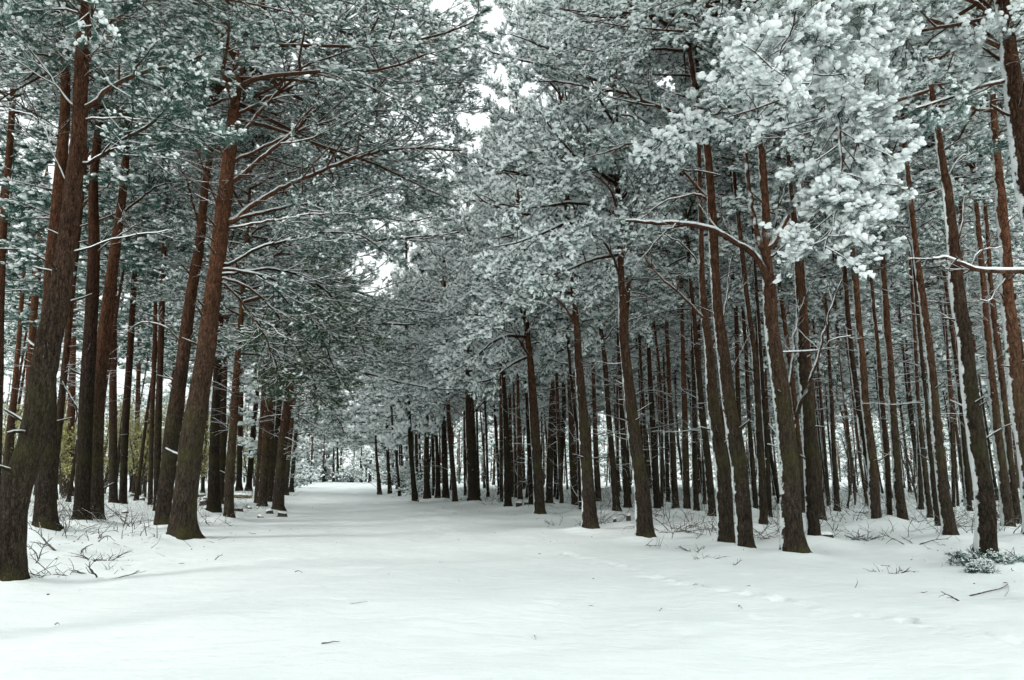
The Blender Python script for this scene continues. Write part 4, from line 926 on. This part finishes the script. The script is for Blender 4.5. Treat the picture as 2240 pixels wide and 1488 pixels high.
FB = [(95, 1262, .55, 16, 'dense tangle of curved bare twigs at the foot of the big leaning pine', .9, .007), (70, 1235, .6, 5, 'dark twigs rising behind the curved tangle by the leaning pine', 1.0, .009),
      (130, 1218, .75, 4, 'thick broken sticks poking up left of the jagged branch heap', .8, .017), (155, 1205, .7, 3, 'forked upright dead branch behind the first broken sticks', 1.1, .014),
      (228, 1228, .45, 9, 'small brush heap on the snow right of the broken sticks', .6, .009), (205, 1255, .6, 4, 'crooked low twigs nearest the camera on the left', .6, .011),
      (262, 1245, .55, 3, 'v-shaped dead twig standing right of the crooked low twigs', .9, .011), (425, 1228, .4, 3, 'small triangular bent twig alone on the open snow', .8, .012),
      (462, 1224, .22, 2, 'tiny upright twig beside the triangular bent twig', 1.1, .008), (268, 1178, .5, 4, 'short sticks half buried before the front pair of pines', .4, .014),
      (455, 1158, .9, 4, 'bow-shaped snowy twigs right of the large red-brown pine', .6, .010), (505, 1158, .7, 2, 'long low twig just past the bow-shaped twigs', .4, .010),
      (330, 1168, .3, 2, 'short piece of broken branch beside the front pair', .3, .018), (245, 1140, .8, 10, 'loose brush lying right of the close dark pair', .7, .009),
      (110, 1150, .9, 12, 'brush litter between the left-edge pine and the dark pair', .6, .009), (535, 1118, .4, 3, 'twigs lying between the row-end stumps', .6, .010),
      (1210, 1148, .5, 6, 'sprig of upright twigs on the verge below a stout dark pine', 1.1, .007), (1275, 1152, .6, 9, 'bramble spray left of the toe-rooted pine', .8, .007),
      (1318, 1148, .8, 16, 'bramble clump right of the toe-rooted pine', 1.0, .007), (1480, 1166, .9, 22, 'rounded brush pile of arching twigs near the big bare-footed pine', 1.0, .009),
      (1455, 1188, 1.0, 7, 'flat snowy litter line in front of the rounded brush pile', .3, .010), (1520, 1208, .45, 7, 'dark little heap of sticks in the open before the mossy pair', .35, .013),
      (1540, 1224, .35, 7, 'thin scribble-like twigs on the open snow', .5, .006), (1600, 1212, .35, 3, 'hooked twig at the snow-plastered foot of the mossy pair', .8, .009),
      (1688, 1182, .8, 14, 'bramble litter between the mossy pair and the knobbly pine', .7, .008), (1600, 1238, .2, 3, 'tiny twigs below the hooked twig', .6, .007),
      (1890, 1188, .5, 9, 'dark scrubby heap in front of two equal pines', .6, .014), (1870, 1180, .6, 2, 'stick lying level beside the dark scrubby heap', .15, .02), (1935, 1190, .5, 6, 'curly twigs right of the dark scrubby heap', .9, .009),
      (1990, 1206, .55, 3, 'arched bow twig on snow in front of the flared pine', .7, .012), (1962, 1250, .4, 7, 'small pile of dark sticks on the lower right snow', .4, .010),
      (2045, 1212, .4, 2, 'pair of short slanting sticks near the flared pine root', .3, .013), (2035, 1234, .4, 2, 'flat short stick left of the ferny brush', .15, .012),
      (2225, 1240, .4, 8, 'scrap of brush at the right edge beside the ferny brush', .5, .010), (2095, 1318, .3, 3, 'small forked twig left of the long thin branch', .8, .009),
      (1720, 1120, 1.2, 16, 'low scrub on the forest floor behind the knobbly pine', .7, .009), (1890, 1135, 1.4, 16, 'low scrub on the forest floor behind two equal pines', .7, .009),
      (2010, 1150, 1.2, 14, 'low scrub between the equal pines and the flared pine', .7, .009), (1420, 1140, .9, 10, 'scrub lying behind the big bare-footed pine', .6, .009),
      (1865, 1105, 1.6, 5, 'white arching dead branches deep in the gap of the plantation', .6, .022), (1015, 1096, 1.1, 10, 'scrub litter at the foot of the very thin pole-like pine', .7, .010), (205, 1100, 1.2, 14, 'scrub behind the close dark pair', .7, .010)]
for k, (x, y, L, n, lb, ar, r) in enumerate(FB):
    fallen(x, y, L, n, lb, 500 + k, r=r * 1.35, arch=ar, name='brush_heap' if n > 5 else 'fallen_branch', cat='brush' if n > 5 else 'branch', snowmat=M_TWIG if y > 1160 or x < 600 else M_BUSH)
# long thin branch lying on the lower right snow
def traced(pts_px, w, label, zs=.03, name='fallen_branch', cat='branch', parts=()):
    P = np.array([gpt(x, y, zs * (1 if 0 < k < len(pts_px) - 1 else .3)) for k, (x, y) in enumerate(pts_px)]); o0 = P[0].copy()
    mb = MB(); C, Wd = catmull(P - o0, np.linspace(w, w * .5, len(P)), .05); tubes(mb, C[None], Wd[None], 6, 0)
    for q in parts:
        Q = np.array([gpt(x, y, zs) for x, y in q]) - o0; C, Wd = catmull(Q, np.linspace(w * .7, w * .4, len(Q)), .05); tubes(mb, C[None], Wd[None], 5, 0)
    o = link(name, mb.mesh(name, [M_TWIG]), None, o0); tag(o, label, cat)
traced([(2123, 1309), (2160, 1301), (2190, 1293), (2205, 1281), (2195, 1274)], .011, 'long thin hooked branch lying on the lower right snow', parts=[[(2205, 1281), (2207, 1295), (2199, 1312)]])
for k, (a, b, lb) in enumerate([((1512, 1284), (1528, 1280), 'little bent twig on the footprint line'), ((1616, 1330), (1624, 1336), 'short curved twig below the footprints'), ((1443, 1340), (1448, 1334), 'tiny slanting twig in the open foreground snow'),
        ((121, 1360), (131, 1360), 'short flat twig in the lower left foreground'), ((1170, 1398), (1172, 1408), 'tiny upright twig in the middle foreground'), ((645, 1252), (662, 1253), 'thin twig scrap on the shaded ride'),
        ((1538, 1283), (1538, 1291), 'tiny peg-like twig by the footprints')]):
    traced([a, ((a[0] + b[0]) / 2, (a[1] + b[1]) / 2 - 1), b], .007, lb, zs=.02)

def litter():
    """scattered bark bits, cones and stalks too many to count"""
    rg = np.random.default_rng(31); mb = MB(); S = []
    while len(S) < 800:
        y = 4 + 46 * rg.uniform() ** 1.6; x = rg.uniform(-1, 1) * (y * .66 + 1)
        l, r = path_bounds(y); inside = l + .6 < x < r - .6
        if inside and rg.uniform() < (.995 if y < 9 else .9): continue
        S.append((x, y, float(ground_z(x, y))))
    S = np.array(S); n = len(S)
    q = rg.uniform(0, 1, n) < .55
    az = rg.uniform(0, 6.28, n); el = rg.uniform(0, .5, n)
    D = np.stack([np.cos(az) * np.cos(el), np.sin(az) * np.cos(el), np.sin(el)], 1)
    P, Rr = grow(rg, S[q], D[q], rg.uniform(.05, .28, q.sum()), rg.uniform(.003, .008, q.sum()), 4, droop=.1, wob=.25); tubes(mb, P, Rr, 4, 0)
    tp = snow_tpls(rg, ICO0, 4); z = ~q
    put(mb, tp, rg, S[z] + [0, 0, .005], D[z] * [1, 1, .2], rg.uniform(.008, .026, z.sum()), 0, True, az[z])
    o = link('twig_litter', mb.mesh('twig_litter', [M_TWIG])); tag(o, 'specks of bark, cones and tiny twigs strewn on the snow', 'litter', None, 'stuff')
litter()
def undergrowth():
    """knee-high dead stalks poking through the snow under the trees"""
    rg = np.random.default_rng(32); mb = MB(); S = []
    while len(S) < 3600:
        y = 17 + 55 * rg.uniform(); x = rg.uniform(-1, 1) * (y * .66 + 1); l, r = path_bounds(y)
        if l - 1.0 < x < r + 1.5: continue
        if math.sin(x * 1.1 + 1) * math.sin(y * .7) < rg.uniform(-.5, .5): continue
        S.append((x, y, float(ground_z(x, y)) - .02))
    S = np.array(S); n = len(S); az = rg.uniform(0, 6.28, n); el = rg.uniform(.15, 1.3, n)
    D = np.stack([np.cos(az) * np.cos(el), np.sin(az) * np.cos(el), np.sin(el)], 1)
    P, Rr = grow(rg, S, D, rg.uniform(.2, .8, n), rg.uniform(.006, .013, n), 5, droop=.18, wob=.2); tubes(mb, P, Rr, 4, 0)
    P2, R2 = spawn(rg, P, Rr, 3, .2, 1, lambda t, L, u: L * .45 * u + 0 * t, .8, 3, flat=1.); tubes(mb, P2, np.maximum(R2, .003), 3, 0)
    o = link('undergrowth', mb.mesh('undergrowth', [M_BUSH])); tag(o, 'dead stalks and brambles poking through the snow under the trees', 'undergrowth', None, 'stuff')
undergrowth()

# ferny brush round the foot of the biggest right-hand pine
bush(2118, 1240, .27, 'ferny evergreen brush heaped left of the biggest right-hand pine', 601, .45, 2.4, [M_NEED2, M_SNOW], name='fir_brush', lum=.5)
bush(2196, 1241, .25, 'ferny evergreen brush heaped right of the biggest right-hand pine', 602, .45, 2.4, [M_NEED2, M_SNOW], name='fir_brush', lum=.5)
bush(2150, 1250, .18, 'snowy ferny brush in front of the biggest right-hand pine foot', 603, .8, 1.5, [M_NEED2, M_SNOW], name='fir_brush', lum=.5)

def stump(px, py, r, h, label, seed, tilt=0.):
    rg = np.random.default_rng(seed); p = gpt(px, py); s = 14
    an = np.arange(s) * 2 * PI / s; zs = np.array([-.1, 0, h * .4, h * .9, h]); rr = np.array([1.35, 1.2, 1.02, 1.0, .96]) * r
    ww = 1 + .09 * np.sin(an * 3 + rg.uniform(0, 6)) + rg.normal(0, .03, s)
    V = np.stack([rr[:, None] * ww * np.cos(an), rr[:, None] * ww * np.sin(an), zs[:, None] + 0 * an + (zs[:, None] > h * .5) * tilt * np.cos(an) * r], -1)
    j = np.arange(4)[:, None] * s; k = np.arange(s)[None]; k2 = (k + 1) % s
    mb = MB(); mb.add(V, np.stack([j + k, j + k2, j + s + k2, j + s + k], -1).reshape(-1, 4), 0, True)
    root = bpy.data.objects.new('tree_stump', None); root.location = p; root.empty_display_size = .1; COL.objects.link(root); tag(root, label, 'tree stump')
    link('bark', mb.mesh('bark', [M_TWIG]), root)
    v, f = ICO1; v = v * [r * 1.02, r * 1.02, .055]; v = v * (1 + .08 * np.sin(v[:, :1] * 30 + seed)); v[:, 2] += h + .012; v[:, 2] += tilt * v[:, 0]
    mb = MB(); mb.add(v, f, 0, True); link('snow_cap', mb.mesh('snow_cap', [M_SNOW]), root)
for k, (x, y, r, h, lb) in enumerate([(617, 1129, .16, .14, 'dark cut stump in front of the last pine of the tight row'), (519, 1126, .18, .13, 'reddish cut stump right of the slim dark pine'), (589, 1125, .12, .10, 'small stump half buried left of the dark cut stump'),
        (570, 1134, .10, .05, 'low flat stump at the near edge of the tight row'), (545, 1119, .09, .06, 'little stump between the slim dark pine and the row'), (444, 1112, .15, .20, 'squat stump right of the large red-brown pine'), (449, 1100, .13, .14, 'stump behind the squat stump by the red-brown pine'),
        (274, 1128, .11, .08, 'small dark stump below the slanting pine'), (311, 1098, .13, .12, 'stump alone before the yellow-green clearing'), (290, 1089, .12, .10, 'farthest small stump near the clearing'),
        (1135, 1119, .13, .26, 'snow-dotted dark stump left one of two by the flared-foot pine'), (1152, 1115, .11, .18, 'tilted dark stump right one of two by the flared-foot pine'), (1217, 1117, .12, .08, 'small square stump by the curved slender pine'),
        (1375, 1146, .07, .17, 'short upright dark stub left of the big bare-footed pine'), (1345, 1147, .05, .10, 'tiny stub left of the short upright stub'), (1893, 1153, .12, .10, 'dark block stump left of two equal pines'), (1803, 1187, .20, .12, 'low cut stump beside the straight brown pine'), (2112, 1105, .16, .14, 'distant stump on the forest floor near the biggest pine')]):
    stump(x, y, r, h, lb, 700 + k, tilt=.15 * ((k % 3) - 1))
def log(a, b, r, label):
    A, B = gpt(*a, r * .75), gpt(*b, r * .75); root = bpy.data.objects.new('fallen_log', None); root.location = A; root.empty_display_size = .1; COL.objects.link(root); tag(root, label, 'log')
    P = np.array([A * (1 - t) + B * t for t in np.linspace(0, 1, 14)]) - A; rg = np.random.default_rng(3)
    mb = MB(); Rr = r * (1 + .05 * rg.normal(0, 1, 14)); tubes(mb, P[None], Rr[None], 16, 0); link('bark', mb.mesh('bark', [M_MOSS]), root)
    d = (B - A) / np.linalg.norm(B - A); an = np.arange(16) * 2 * PI / 16
    for e, s in ((P[0], -1), (P[-1], 1)):
        X = np.cross(d, [0, 0, 1]); X /= np.linalg.norm(X); Zv = np.cross(X, d); ring = e + s * d * .004 + r * (np.cos(an)[:, None] * X + np.sin(an)[:, None] * Zv)
        mb = MB(); mb.add(np.vstack([ring, e + s * d * .01]), np.array([[i, (i + 1) % 16, 16] for i in range(16)]), 0, False); link('cut_end', mb.mesh('cut_end', [M_CUT]), root)
    v, f = ICO1; L = np.linalg.norm(B - A)
    V = (v[:, :1] * .52 * L * d + v[:, 1:2] * r * .8 * np.cross(d, [0, 0, 1]) + v[:, 2:] * np.array([0, 0, .07])) + (B - A) / 2 + [0, 0, r * .92]
    mb = MB(); mb.add(V, f, 0, True); link('snow_cap', mb.mesh('snow_cap', [M_SNOW]), root)
log((509, 1094), (550, 1094), .15, 'pale mossy log with snow on top lying among the left-hand pines')
log((432, 1089), (448, 1089), .12, 'short snowy log glimpsed right of the large red-brown pine')
